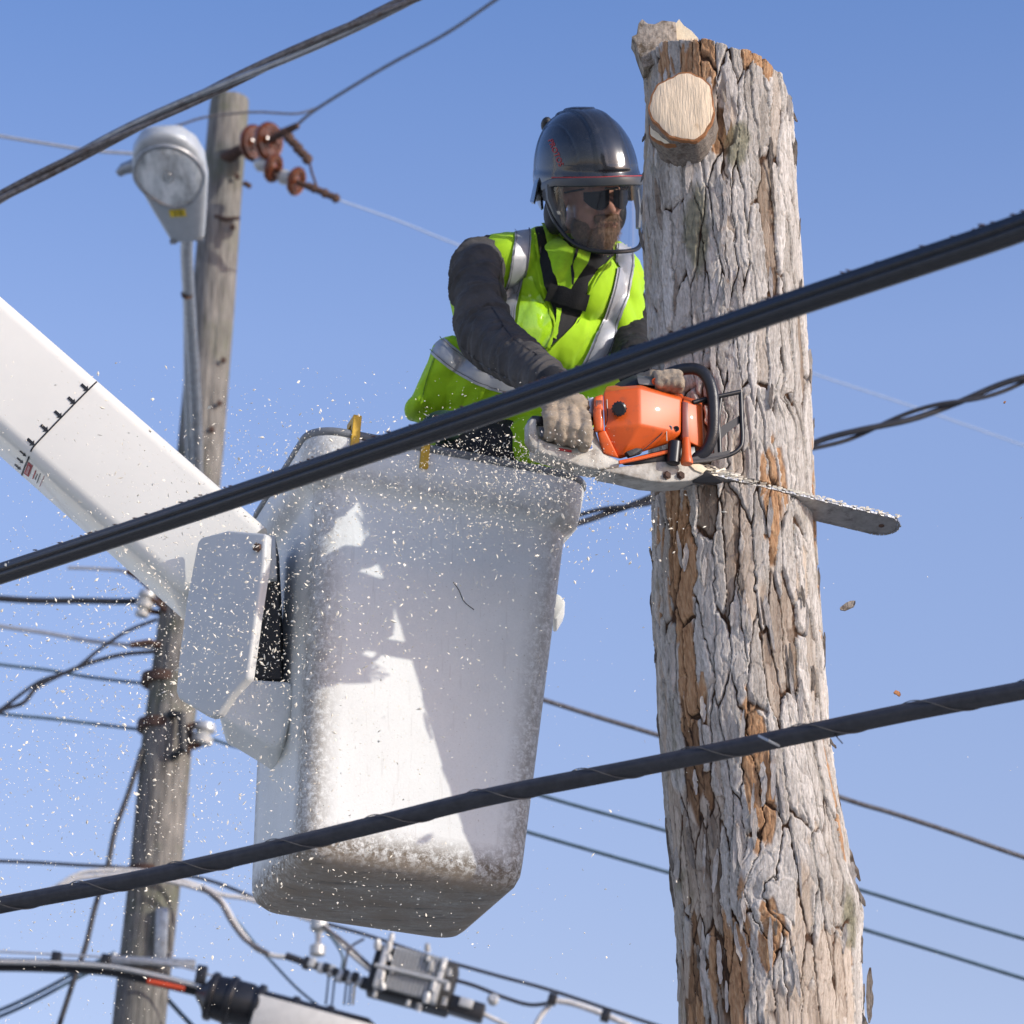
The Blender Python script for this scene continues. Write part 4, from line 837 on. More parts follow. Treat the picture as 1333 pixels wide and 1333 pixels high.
prism(SF, [(728, 583), (745, 586), (744, 589), (727, 586)], -.0395, -.0375).build('red_mark', M['ink_red'], saw, smooth=False)
prism(SF, [(763, 571), (771, 568), (772, 585), (763, 589)], -.0395, -.0375).build('safety_label', M['label_white'], saw, smooth=False)
for x, y, c in ((768.5, 573.5, (.04, .12, .4)), (768.5, 581.5, (.04, .12, .4))):
    MB().lathe([(.0055, 0), (.0055, .0008)], PH(x, y, -.0396), SF.y * -1, 16).build('pictogram', mat('blue pictogram', c, .5), saw)
prism(SF, [(763.2, 579), (765.5, 578.4), (765.6, 587.3), (763.2, 588.3)], -.0402, -.0394).build('pictogram_stripe', M['yellow'], saw, smooth=False)
prism(SF, [(765, 518), (773, 516), (776, 540), (768, 545)], -.03, .03).build('throttle_housing', M['galv'], saw, bevel=.003)
# starter side on top
hull('starter_cover', [PH(828, 494, .0), PH(870, 501, .0), PH(868, 509, -.01), PH(832, 503, -.03), PH(825, 488, .09), PH(872, 494, .09), PH(800, 500, .08), PH(800, 507, .0)], M['plastic_matt'], saw, .003)
hull('starter_grip', [PH(829, 492, -.03), PH(863, 497, -.03), PH(868, 504, -.03), PH(831, 501, -.035), PH(829, 488, .02), PH(862, 492, .02), PH(868, 498, .0)], mat('dark grey plastic', (.1, .1, .1), .45), saw, .003)
MB().lathe([(.0085, 0), (.0085, .003), (.0055, .0035), (.005, .001), (.0004, .001)], PH(853, 496.5, -.034), ax, 18).build('starter_ring', M['orange'], saw)
# front handle
hp = spline([PH(838, 512, .06), PH(848, 501, .03), PH(866, 489, .0), PH(888, 481, -.03), PH(908, 481, -.05), PH(920, 491, -.06), PH(927, 510, -.065), PH(929, 540, -.065), PH(927, 568, -.06), PH(918, 588, -.05), PH(903, 598, -.035), PH(892, 602, -.01)], 6)
MB().tube(hp, [.0148] * len(hp), 16).build('front_handle', M['black_rubber'], saw)
# hand guard
g = MB()
def bar_(pts, y, r, rr=None):
    P = spline([PH(a, b, y) for a, b in pts], 5); g.tube(P, [r] * len(P), 8)
bar_([(902, 524), (925, 518), (945, 514), (964, 510)], -.05, .006); bar_([(964, 510), (965, 540), (966, 573), (962, 584), (950, 592), (925, 597), (896, 601)], -.05, .0056); bar_([(938, 517), (935, 545), (936, 570), (937, 594)], -.045, .006)
prism(SF, [(915, 519), (941, 515), (937, 537), (936, 557), (964, 540), (964, 550), (948, 562), (938, 573), (937, 594), (930, 594), (929, 530), (915, 525)], -.047, -.04, g)
prism(SF, [(896, 596), (935, 589), (950, 586), (950, 593), (925, 600), (900, 603)], -.055, -.045, g)
g.build('hand_guard', M['plastic_black'], saw, ang=50)
# clutch cover, bar and chain (the bar lies in a level plane, entering the cut)
prism(SF, [(786, 611), (810, 607), (868, 599), (905, 600), (918, 606), (916, 617), (898, 626), (868, 628), (845, 626), (812, 618), (790, 614)], -.045, .03).build('clutch_cover', M['saw_grey'], saw, bevel=.005, seg=3)
prism(SF, [(896, 603), (912, 604), (921, 610), (915, 616), (905, 612)], -.05, -.02).build('cover_corner', M['wood_pale'], saw, bevel=.002)
for x in (868, 886): MB().lathe([(.011, 0), (.011, .002), (.0075, .0025), (.007, .009), (.001, .0095)], PH(x, 619, -.046), SF.y * -1 , 6).build('bar_nut', M['rust'], saw)
tipc = W(1164, 684, 7.44)
bxv = (KB - KA).normalized(); tilt = Vector((0, .93, .0)) 
BFm = Frame(KA, bxv, Vector((0, .14, 1)))     # x along the bar, y away from the camera, z up
BL = BFm.at(1172, 682, 0.03).x; bwid = .088
out = [(-.10, 0), (.0, 0)] + [(BL * k / 10, .0 + .003 * math.sin(math.pi * k / 10) * -1) for k in range(1, 10)]
ye = lambda x: 0.0
o_ = [(-.12, .006), (BL - .05, .004)] + [(BL - .05 + .044 * math.sin(R(t)), bwid / 2 - (bwid / 2 - .004) * math.cos(R(t))) for t in range(10, 171, 10)] + [(BL - .05, bwid - .004), (-.12, bwid - .006)]
v = [BFm.P(x, y, z) for z in (-.0024, .0024) for x, y in o_]; n = len(o_)
MB().add(v, [tuple(range(n)), tuple(range(2 * n - 1, n - 1, -1))] + [(i, i + n, (i + 1) % n + n, (i + 1) % n) for i in range(n)]).build('guide_bar', M['steel'], saw, ang=30)
pth = [(x, 0.0) for x in np.arange(-.04, BL - .05, .0095)] + [(BL - .05 + .049 * math.sin(R(t)), bwid / 2 - .049 * math.cos(R(t)) * .92) for t in range(0, 181, 12)] + [(x, bwid) for x in np.arange(BL - .06, .05, -.0095)]
ch2 = MB(); cut_me = None
for k in range(len(pth) - 1):
    (xa, ya), (xb, yb_) = pth[k], pth[k + 1]; a = BFm.P(xa, ya, 0); b = BFm.P(xb, yb_, 0); t = (b - a).normalized(); o2 = BFm.z.cross(t) * -1 if True else 0
    F_ = Frame(a, t, BFm.z); cut = k % 4 == 0
    if not cut: ch2.box(F_, .0005, .0092, -.003, .004, -.003, .003); continue
    if cut_me is None:
        I_ = Frame((0, 0, 0), (1, 0, 0), (0, 0, 1)); cut_me = MB().box(I_, .0005, .0092, -.0015, .004, -.0036, .0036).box(I_, .0005, .0075, -.0062, -.0014, .0012, .0034).build('chain_cutter', M['chain'], saw, smooth=False); o = cut_me
    else: o = cut_me.copy(); C.objects.link(o)
    o.matrix_basis = F_.M
ch2.build('chain_links', M['steel'], saw, smooth=False)['kind'] = 'stuff'
MB().lathe([(.007, -.0036), (.007, .0036)], BFm.P(BL - .045, bwid / 2, 0), BFm.z, 16).build('nose_rivet', M['rust'], saw)
hull('spike_bar', [PH(900, 628, -.03), PH(915, 610, -.045), PH(928, 618, -.045), PH(943, 628, -.03), PH(930, 632, -.02), PH(905, 631, -.01), PH(915, 612, 0)], M['plastic_black'], saw, .002)
# slivers of torn wood over the cut
rs = random.Random(11); sl = MB()
for k in range(60):
    x = rs.uniform(900, 960); y = 608 + (x - 900) * .16 + rs.gauss(0, 2.5); p = W(x, y, 7.17 - rs.uniform(0, .02)); d = Vector((rs.uniform(.5, 1), rs.uniform(-.4, .4), rs.uniform(-.3, .3))).normalized() * rs.uniform(.004, .016); s = Vector((0, rs.uniform(-1, 1), 1)).normalized() * rs.uniform(.001, .003)
    sl.add([p - d - s, p + d - s, p + d * .8 + s, p - d + s, p + Vector((0, .003, 0))], [(0, 1, 2, 3), (0, 4, 1), (1, 4, 2), (2, 4, 3), (3, 4, 0)])
for k in range(150):
    t = rs.uniform(0, 1); p = KA.lerp(KB, t * 1.9) + Vector((rs.gauss(0, .002), rs.uniform(-.012, -.002), rs.uniform(.001, .007))); d = Vector((1, rs.uniform(-.3, .3), rs.uniform(-.2, .1))).normalized() * rs.uniform(.002, .006); s = Vector((0, -.2, 1)) * rs.uniform(.0008, .002)
    sl.add([p - d - s, p + d - s, p + d + s, p - d + s], [(0, 1, 2, 3)])
sl.build('wood_slivers', M['dust'], saw, smooth=False)['kind'] = 'stuff'

# ---------------------------------------------------------------- cables in front
def ext(P, far_=9):                      # lines that leave the picture go on well beyond its edge
    P = [Vector(p) for p in P]; out = lambda p: not (0 < PROJ(p)[0] < 1333 and 0 < PROJ(p)[1] < 1333)
    def go(a, b):
        d = (a - b).normalized(); l = (a - b).length; r = []
        while l < far_: r.append(a + d * l + Vector((0, 0, .02 * l))); l *= 1.9
        return r
    A = go(P[0], P[1])[::-1] if out(P[0]) else []; B = go(P[-1], P[-2]) if out(P[-1]) else []; P = A + P + B
    return P
def wire(name, pts, r, m, label, cat='cable', group=None, seg=8, prof=None, twist=0, ns=12, parent=None):
    P = spline(pts if name in ('bracket_arm', 'arm_conduit') else ext(pts), ns); o = MB().tube(P, [r] * len(P), seg, prof=prof, twist=twist).build(name, m, parent, ang=60)
    if not parent: tag(o, label, cat, group)
    return o
def LP(px, py, dep): return CAM + ray(px, py) * dep
def linepts(pp, d0, d1, x0=0, x1=1333):
    return [LP(x, y, 1 / (1 / d0 + (1 / d1 - 1 / d0) * (x - x0) / (x1 - x0))) for x, y in pp]
UC = linepts([(-500, 902), (-200, 811), (0, 747), (200, 682), (400, 615), (640, 534), (830, 467), (1015, 402), (1180, 347), (1333, 295), (1550, 212), (1900, 60), (2300, -200), (2700, -560)], 7.0, 5.1)  # unseen run at right bent upward to keep its shadow off the bucket
prof = [1 + .05 * math.cos(8 * 2 * math.pi * k / 64) - (.13 if k % 16 == 3 else 0) - (.07 if k % 16 in (2, 4) else 0) for k in range(64)]
top_cable = thing('thick_cable', 'thickest black ribbed cable crossing in front of the worker and bucket', 'cable', UC[5])
wire('cable_sheath', UC, .0225, M['black_rubber'], None, seg=64, prof=prof, parent=top_cable, ns=14)
wire('messenger_wire', [p + Vector((0, .006, .0235)) for p in UC], .0036, M['plastic_matt'], None, parent=top_cable)
knots_ = MB(); rs = random.Random(4); PP = spline([p + Vector((0, .002, .026)) for p in UC], 60)
for k in range(240):
    i = rs.randrange(len(PP) - 1); p = PP[i].copy() if hasattr(PP[i], 'copy') else PP[i]; p = Vector(PP[i]) + Vector((rs.uniform(-.01, .01), 0, rs.uniform(-.001, .0015))); knots_.ell(p, (rs.uniform(.002, .007), .002, .0015), None, 6, 4)
knots_.build('cable_grit', M['rust'], top_cable)['kind'] = 'stuff'
LC = linepts([(-400, 1262), (-150, 1210), (0, 1178), (170, 1146), (333, 1110), (500, 1070), (640, 1036), (850, 995), (1040, 956), (1190, 925), (1333, 898), (1600, 846)], 6.9, 6.2)
low_cable = thing('lashed_cable', 'black cable wrapped in thin lashing wire crossing below the bucket patch', 'cable', LC[5])
prof2 = [1 + .1 * math.cos(3 * 2 * math.pi * k / 36 + 1) for k in range(36)]
wire('cable_sheath', LC, .0178, M['dark_rubber'], None, seg=36, prof=prof2, parent=low_cable, ns=14)
P = [Vector(p) for p in spline(ext(LC), 60)]; hx = []; s_ = 0
for ph, nm in ((0, 0),):
    hx = []
    for i in range(len(P) - 1):
        s_ += (P[i + 1] - P[i]).length; T = (P[i + 1] - P[i]).normalized(); N = Vector((0, 0, 1)) - T * T.z; N.normalize(); B = T.cross(N); a = s_ / .23 * 2 * math.pi + ph; hx.append(P[i] + (N * math.cos(a) + B * math.sin(a)) * .0198)
    MB().tube(hx, [.0011] * len(hx), 5).build('lashing_wire', mat('dull lashing wire', (.13, .12, .11), .5, .3), low_cable)
MB().tube([LP(988, 958, 6.33), LP(1000, 964, 6.3), LP(1014, 971, 6.33)], .0028, 6).build('wire_clip', M['galv'], low_cable)
MB().tube([LP(1082, 948, 6.33), LP(1090, 960, 6.3), LP(1097, 968, 6.3)], .0013, 6).build('wire_end', M['plastic_black'], low_cable)
# twisted grey service cable upper left
TC = linepts([(-250, 380), (-100, 312), (0, 257), (130, 188), (270, 121), (400, 61), (540, -4), (700, -80)], 11.2, 10.2)
tw = thing('twisted_cable', 'twisted grey aluminium cable crossing in front of the street lamp top', 'cable', TC[3])
P = [Vector(p) for p in spline(ext(TC), 40)]
for k, (ph, r, mm) in enumerate(((0, .0125, 'grey_wire'), (2.1, .0125, 'galv'), (4.2, .010, 'grey_wire'))):
    q = []; s_ = 0
    for i in range(len(P) - 1):
        s_ += (P[i + 1] - P[i]).length; T = (P[i + 1] - P[i]).normalized(); N = (Vector((0, 0, 1)) - T * T.z).normalized(); B = T.cross(N); a = s_ / 1.6 * 2 * math.pi + ph; q.append(P[i] + (N * math.cos(a) + B * math.sin(a)) * .0125)
    MB().tube(q, [r] * len(q), 8).build('strand', M[mm], tw)

# ---------------------------------------------------------------- poles
def pole(name, label, pts, wid, Y, mt):      # centre line in picture coordinates, widths in pixels
    P = [W(x, y, Y) for x, y in pts]; sc = [(W(x + w / 2, y, Y) - W(x - w / 2, y, Y)).length / 2 for (x, y), w in zip(pts, wid)]
    d = (P[-1] - P[0]); t = -P[0].z / d.z; P.append(P[0] + d * t); sc.append(sc[-1] * 1.3)
    th_ = thing(name, label, 'pole', P[-1]); P = P[::-1]; sc = sc[::-1]
    zz = np.linspace(0, 1, 160); cum = np.array([0] + list(np.cumsum([(P[i + 1] - P[i]).length for i in range(len(P) - 1)]))); cum = cum / cum[-1]; PA = np.array(P)
    v = []; f = []; n = 72
    for i, t in enumerate(zz):
        c = np.array([np.interp(t, cum, PA[:, k]) for k in range(3)]); r = np.interp(t, cum, sc); a = np.arange(n) * 2 * math.pi / n
        g = fbm(np.cos(a) * 9, np.sin(a) * 9, c[2] * .6 + 0 * a, 5 + len(label), 3); cr = 1 - np.abs(n3(np.cos(a) * 11, np.sin(a) * 11, c[2] * .5 + 0 * a, 3 + len(label))) ; rr = r * (1 + .03 * g - .07 * sm(cr, .88, 1))
        if i == len(zz) - 1: rr = rr * .97
        v += [(c[0] + rr[k] * math.sin(a[k]), c[1] - rr[k] * math.cos(a[k]), c[2]) for k in range(n)]
    f = [(i * n + k, i * n + (k + 1) % n, (i + 1) * n + (k + 1) % n, (i + 1) * n + k) for i in range(len(zz) - 1) for k in range(n)] + [tuple((len(zz) - 1) * n + k for k in range(n))]
    MB().add(v, f).build('pole_shaft', mt, th_, ang=70); return th_
Y1 = 18.4
pole1 = pole('utility_pole', 'weathered wooden pole standing behind the street lamp and bucket mounting', [(299, 131), (287, 270), (277, 400), (262, 576), (237, 815), (217, 970), (201, 1150), (184, 1300)], [51, 53, 57, 60, 64, 66, 68, 69], Y1, M['pole'])
for x, y in ((309, 231), (291, 470), (286, 526), (276, 560), (303, 297)): MB().lathe([(.018, 0), (.018, .02), (.001, .022)], W(x, y, Y1 - .125), (0, -1, 0), 10).build('bolt_hole', M['rust'], pole1)
MB().tube([W(318, 238, Y1), W(326, 243, Y1)], .018, 8).build('bolt_end', M['rust'], pole1)
MB().tube([W(280, 281, Y1 - .13), W(292, 285, Y1 - .14), W(312, 284, Y1 - .1)], .012, 6).build('wire_wrap', M['rust'], pole1)
# dead-end insulators
ins = thing('insulator_assembly', 'rust-brown porcelain insulators and clamps hanging on the pole top', 'insulator', W(330, 190, 18.1))
def bell(p, axis, r, ln, name='insulator_disc', rings=3, m='porcelain'):
    pr = [(r * .3, -ln * .5), (r * .32, -ln * .2), (r * .95, -ln * .12), (r, 0), (r * .97, ln * .08)]
    for k in range(rings): rr = r * (.85 - .22 * k); pr += [(rr, ln * .02), (rr * .98, ln * .16), (rr * .86, ln * .16), (rr * .84, ln * .02)]
    pr += [(r * .12, ln * .1), (r * .12, ln * .6)]
    MB().lathe(pr, p, axis, 28).build(name, M[m], ins)
bell(W(330, 186, 18.15), (.75, -.55, -.25), .12, .14); bell(W(350, 184, 17.95), (.75, -.55, -.25), .125, .14)
MB().tube([W(282, 212, 18.35), W(305, 200, 18.25), W(325, 188, 18.2)], [.045, .04, .03], 10).build('mounting_eye', M['rust'], ins)
MB().tube([W(352, 182, 17.9), W(372, 171, 17.8), W(388, 163, 17.75)], [.02, .026, .02], 8).build('clamp_rod', M['rust'], ins)
for x, y, ax_, mm in ((356, 219, (.7, -.3, -.35), 'porcelain'), (386, 236, (.7, -.3, -.35), 'porcelain')):
    bell(W(x, y, 18.0), ax_, .095, .1, rings=2)
    MB().lathe([(.03, 0), (.045, .02), (.05, .07), (.03, .1)], W(x - 6, y - 3, 18.0), (-.7, .3, .35), 16).build('insulator_cap', M['alloy'], ins)
MB().tube([W(322, 205, 18.2), W(340, 212, 18.1), W(352, 218, 18.0), W(386, 236, 18.0), W(405, 246, 17.95)], .016, 8).build('link_rod', M['rust'], ins)
cl = MB()
for k in range(6): x = 370 + 6 * k; y = 172 + 7 * k; cl.ell(W(x, y, 17.8), (.035, .03, .028 + .01 * (k % 2)), None, 8, 6)
cl.tube([W(368, 170, 17.8), W(403, 212, 17.85)], .012, 6); cl.tube([W(403, 212, 17.85), W(406, 225, 17.9), W(412, 242, 17.9)], .008, 6); cl.build('clamp_chain', M['rust'], ins)
cl = MB(); [cl.ell(W(402 + 7 * k, 242 + 3.2 * k, 17.9), (.03, .025, .022 + .01 * (k % 2)), None, 8, 6) for k in range(6)]; cl.tube([W(398, 240, 17.9), W(442, 260, 17.9)], .013, 6); cl.build('wire_clamp', M['rust'], ins)

# street lamp on its bracket arm
LF = Frame(W(226, 235, 14.6), (1, .0, 0), (0, 0, 1))
lamp = thing('street_lamp', 'grey cobra-head street lamp with glass lens on a bracket arm, seen from below', 'street lamp', W(262, 640, 18.2))
la = Vector((-.1, -.955, .28)).normalized(); lx = Vector((1, 0, 0)); lx = (lx - la * lx.dot(la)).normalized(); lz = lx.cross(la)
if lz.z < 0: lz = -lz
LO = W(225, 232, 14.6); LQ = lambda x, y, z: LO + lx * x + la * y + lz * z
prs = [(-.42, .09, .05, .06), (-.38, .1, .055, .075), (-.2, .14, .06, .1), (-.02, .178, .06, .12), (.12, .187, .06, .12), (.22, .165, .055, .11), (.3, .115, .045, .08), (.335, .06, .03, .04), (.345, .015, .01, .012)]
ny = 40; v = []; n = 36; f = []
for i in range(ny + 1):
    y = -.42 + .765 * i / ny; 
    if y > .2: y = .2 + .145 * math.sin((y - .2) / .145 * math.pi / 2)
    wv_, lo, hi = (np.interp(y, [p[0] for p in prs], [p[k] for p in prs]) for k in (1, 2, 3))
    for k in range(n):
        a = 2 * math.pi * k / n; c_, s2 = math.cos(a), math.sin(a); e = .6
        x = wv_ * math.copysign(abs(c_) ** e, c_); z = (hi if s2 > 0 else lo) * math.copysign(abs(s2) ** e, s2); v.append(LQ(x, y, z))
f = [(i * n + k, i * n + (k + 1) % n, (i + 1) * n + (k + 1) % n, (i + 1) * n + k) for i in range(ny) for k in range(n)] + [tuple(range(n)), tuple(ny * n + k for k in range(n))]
MB().add(v, f).build('lamp_housing', M['lamp_grey'], lamp, ang=60)
def oval(t): x = math.cos(t) * .168; y = .075 + math.sin(t) * .212; return x * (1 - .16 * (y < .075) * ((.075 - y) / .2)), y
op = [oval(2 * math.pi * k / 48) for k in range(48)]
tr = MB().tube([LQ(x * 1.04, .075 + (y - .075) * 1.04, -.062) for x, y in op + op[:1]], .012, 8, caps=False); tr.build('lens_ring', M['galv'], lamp)
v = []; f = []
for j in range(9):
    s3 = math.cos(j / 8 * math.pi / 2); z = -.066 - .07 * math.sin(j / 8 * math.pi / 2)
    v += [LQ(x * max(s3, .02), .075 + (y - .075) * max(s3, .02), z) for x, y in op]
f = [(j * 48 + k, j * 48 + (k + 1) % 48, (j + 1) * 48 + (k + 1) % 48, (j + 1) * 48 + k) for j in range(8) for k in range(48)] + [tuple(8 * 48 + k for k in range(48))]
lens_mat = bpy.data.materials.new('whitened clear lens'); lens_mat.use_nodes = True; fn_ = lens_mat.node_tree.nodes; fl_ = lens_mat.node_tree.links; pb_ = fn_['Principled BSDF']; pb_.inputs['Base Color'].default_value = (.82, .85, .85, 1); pb_.inputs['Roughness'].default_value = .12
ft_ = fn_.new('ShaderNodeBsdfTransparent'); fx_ = fn_.new('ShaderNodeMixShader'); fl_.new(ramp(lens_mat.node_tree, noise(lens_mat.node_tree, 9, 4, (1, .5, 1)), [(.35, (.04, .04, .04)), (.65, (.26, .26, .26))]), fx_.inputs[0]); fl_.new(ft_.outputs[0], fx_.inputs[1]); fl_.new(pb_.outputs[0], fx_.inputs[2]); fl_.new(fx_.outputs[0], fn_['Material Output'].inputs[0])  # patchy white mixed into the clear glass to brighten the lens
MB().add(v, f).build('lens', lens_mat, lamp)
v = []; 
for j in range(9):
    s3 = math.cos(j / 8 * math.pi / 2) * .97 + .03; z = -.0622 
    v += [LQ(x * s3, .075 + (y - .075) * s3, z - .0004 * j) for x, y in op]
refl = bpy.data.materials.new('painted glint reflector'); refl.use_nodes = True; b_n = refl.node_tree.nodes['Principled BSDF']
tcn = noise(refl.node_tree, 9, 3, (1.3, .35, 1)); refl.node_tree.links.new(ramp(refl.node_tree, tcn, [(.36, (.2, .22, .23)), (.5, (.6, .63, .64)), (.62, (.9, .92, .93))]), b_n.inputs['Base Color']); b_n.inputs['Metallic'].default_value = .1; b_n.inputs['Roughness'].default_value = .45  # light and dark reflection streaks painted into the base colour
MB().add(v, [(j * 48 + k, j * 48 + (k + 1) % 48, (j + 1) * 48 + (k + 1) % 48, (j + 1) * 48 + k) for j in range(8) for k in range(48)] + [tuple(8 * 48 + k for k in range(48))]).build('reflector', refl, lamp)
MB().ell(LQ(0, .1, -.09), (.03, .05, .028)).build('bulb', M['lamp_glass'], lamp)
yl = MB(); yl.add([LQ(x, y, z) for z in (-.0605, -.064) for x, y in ((-.048, -.168), (.035, -.168), (.035, -.218), (-.048, -.218))], [(0, 1, 2, 3), (7, 6, 5, 4), (0, 4, 5, 1), (1, 5, 6, 2), (2, 6, 7, 3), (3, 7, 4, 0)]); yl.build('number_label', mat('yellow label', (.75, .55, .02), .5, var=.08), lamp, smooth=False)
lo0 = LQ(-.004, -.193, -.0655); xd = lx; zd = -lz; yd = zd.cross(xd)
text_mesh('label_number', '10', .052, Matrix(((xd.x, yd.x, zd.x, lo0.x), (xd.y, yd.y, zd.y, lo0.y), (xd.z, yd.z, zd.z, lo0.z), (0, 0, 0, 1))), M['ink'], lamp)
for s in (-1, 1): MB().box(Frame(LQ(.07 * s, -.415, -.045), lx, lz), -.018, .018, -.01, .01, -.012, .01).build('hinge', M['galv'], lamp, smooth=False)
MB().tube([LQ(-.15, .1, .02), LQ(-.24, .08, .01), LQ(-.27, .06, .0)], [.04, .03, .02], 10).build('photocell_bracket', M['galv'], lamp)
wire('bracket_arm', [LQ(.02, -.36, .0), W(243, 330, 15.35), W(248, 420, 16.4), W(253, 500, 17.1), W(256, 580, 17.7), W(256, 700, 18.2)], .034, M['galv'], None, parent=lamp, seg=12)
wire('arm_conduit', [W(240, 330, 15.5), W(243, 400, 16.3), W(244, 500, 17.2), W(246, 580, 17.75), W(246, 700, 18.2)], .022, M['lamp_grey'], None, parent=lamp, seg=10)
MB().tube([W(242, 383, 15.95), W(245, 383, 15.92)], .03, 8).build('arm_bolt', M['rust'], lamp)

Y2 = 18.4; pole2 = pole1
MB().tube([W(221, 930, Y2 - .15), W(236, 930, Y2 - .2), W(238, 975, Y2 - .2), W(226, 985, Y2 - .15)], .028, 8).build('pole_band_and_shade', M['plastic_matt'], pole2)  # black tube stands in for a guard's dark shading and dark box
for y, x in ((888, 217), (948, 212), (1140, 198)): MB().lathe([(.155, -.03), (.158, 0), (.155, .03)], W(x, y, Y2), (.1, 0, 1), 24).build('pole_band_and_shade', M['rust'], pole2)
for px, py, s in ((190, 781, 1), (265, 955, 1.2), (186, 794, .8), (206, 1243, .3), (222, 1244, .3), (148, 1245, .35)):
    ob = MB().lathe([(a_ * s, b_ * s) for a_, b_ in ((.02, -.06), (.05, -.05), (.055, -.02), (.03, 0), (.055, .02), (.05, .05), (.02, .06))], W(px, py, Y2 - .1), (.2, 0, 1), 16)
    ob.build('spool_insulator', M['alloy'], pole2)
    MB().tube([W(px, py, Y2 - .1), W(222 if py < 1000 else 195, py + 6, Y2)], .018, 8).build('insulator_bracket', M['rust'], pole2)
for pts in ([(185, 778), (205, 784), (222, 800)], [(166, 743), (182, 752), (215, 782)], [(240, 948), (262, 942)], [(240, 975), (262, 968)], [(170, 840), (195, 836), (212, 842)]):
    MB().tube([W(x, y, Y2 - .1) for x, y in pts], .022, 8).build('guy_bracket', M['rust'], pole2)
MB().box(Frame(W(196, 1252, Y2 - .17), (1, 0, -.05), (0, 0, 1)), -.26, .26, -.02, .02, -.024, .024).build('crossarm_plate', M['galv'], pole2, bevel=.006)
MB().box(Frame(W(210, 1215, Y2 - .17), (1, 0, 0), (0, 0, 1)), -.035, .035, -.02, .02, -.15, .15).build('ground_plate', M['galv'], pole2, bevel=.006)

# ---------------------------------------------------------------- distant wires (label, centre line, width px, material, Y)
def far(name, label, pp, w, m, Y=18.4, Y1_=None, cat='wire', group=None, ns=8):
    n = len(pp); P = [W(x, y, Y + ((Y1_ or Y) - Y) * i / (n - 1)) for i, (x, y) in enumerate(pp)]
    r = w / 2 / PXM(Y); return wire(name, P, r, M[m], label, cat, group, ns=ns)
far('jumper_wire', 'thin dark wire looping round behind the pole top from the lamp', [(200, 168), (232, 163), (270, 152), (330, 146), (385, 148), (415, 140)], 3.4, 'grey_wire', 17.9)
far('span_wire', 'thin wire rising from the insulators to the top edge', [(386, 163), (415, 140), (500, 88), (580, 44), (645, 0), (760, -80)], 4.4, 'grey_wire', 17.9, 16)
far('span_wire', 'pale thin wire at left edge running to behind the lamp', [(-120, 155), (0, 177), (60, 187), (118, 196), (175, 200)], 5, 'pale_wire', 17.5)
far('span_wire', 'faint pale wire from the lower insulator clamp to behind the worker and trunk', [(440, 260), (520, 288), (600, 320), (760, 375), (900, 430), (1055, 485), (1190, 530), (1333, 580), (1500, 640)], 2.7, 'faint_wire', 17.9, 24)
# twisted dark pair right of the trunk, running behind it to the bucket
tp = thing('twisted_pair_cable', 'loosely twisted dark cables passing behind the trunk at saw height', 'cable', W(1190, 543, 13))
cen = [(640, 712), (740, 680), (790, 665), (845, 652), (950, 615), (1057, 581), (1110, 566), (1165, 548), (1222, 530), (1270, 517), (1333, 494), (1450, 450)]
P = [Vector(p) for p in spline([W(x, y, 13) for x, y in cen][:1] + ext([W(x, y, 13) for x, y in cen])[1:], 20)]
for ph, r in ((0, .0145), (math.pi, .010)):
    q = []; s_ = 0
    for i in range(len(P) - 1):
        s_ += (P[i + 1] - P[i]).length; T = (P[i + 1] - P[i]).normalized(); N = (Vector((0, 0, 1)) - T * T.z).normalized(); B = T.cross(N); a = s_ / .78 * 2 * math.pi + ph; q.append(P[i] + (N * math.cos(a) + B * math.sin(a)) * .016)
    MB().tube(q, [r] * len(q), 8).build('cable_strand', M['dark_rubber'], tp)
far('span_wire', 'grey twisted wire passing behind the trunk just above the lower cable', [(560, 870), (640, 890), (710, 912), (780, 934), (850, 955), (960, 990), (1100, 1040), (1160, 1058), (1240, 1084), (1333, 1116), (1500, 1170)], 6.5, 'grey_wire', 14)
far('span_wire', 'upper of two thin blue-grey wires low behind the trunk', [(560, 990), (720, 1040), (862, 1080), (1000, 1122), (1125, 1160), (1230, 1192), (1333, 1222), (1500, 1270)], 5.2, 'blue_wire', 15)
far('span_wire', 'lower of two thin blue-grey wires low behind the trunk', [(560, 1045), (690, 1084), (780, 1110), (868, 1135), (1000, 1172), (1125, 1210), (1230, 1242), (1333, 1274), (1500, 1325)], 5.2, 'blue_wire', 15)
# left edge lines
far('span_wire', 'thick dark line ending at the insulator left of the shaded pole', [(-100, 770), (0, 779), (50, 782), (110, 782), (155, 783), (188, 782)], 9, 'dark_rubber', 18.5)
far('span_wire', 'short pale wire end joining the topmost pole bracket at left', [(88, 739), (120, 740), (150, 742), (170, 745)], 5, 'pale_wire', 18.5)
far('span_wire', 'pale wire sloping to the pole just below the thick dark line', [(-100, 796), (0, 815), (60, 824), (115, 834), (170, 840), (205, 843)], 6, 'pale_wire', 18.5)
far('span_wire', 'thin blue-grey wire running to the pole at the crossing of drop cables', [(-100, 850), (0, 865), (60, 872), (120, 882), (190, 890)], 4.5, 'blue_wire', 18.5)
far('span_wire', 'thin blue-grey wire meeting the pole level with the bracket under the boom cover', [(-100, 914), (0, 929), (60, 935), (120, 942), (185, 950)], 4.5, 'blue_wire', 18.5)
far('span_wire', 'thin wire emerging right of the pole to behind the bucket', [(276, 962), (300, 970), (330, 977), (420, 1000), (560, 1040)], 4.5, 'blue_wire', 18.5)
far('drop_cable', 'dark cable climbing steeply from left edge to the pole bracket', [(-60, 960), (0, 924), (50, 888), (95, 872), (130, 845), (165, 822), (205, 806)], 5, 'dark_rubber', 18.3, cat='cable')
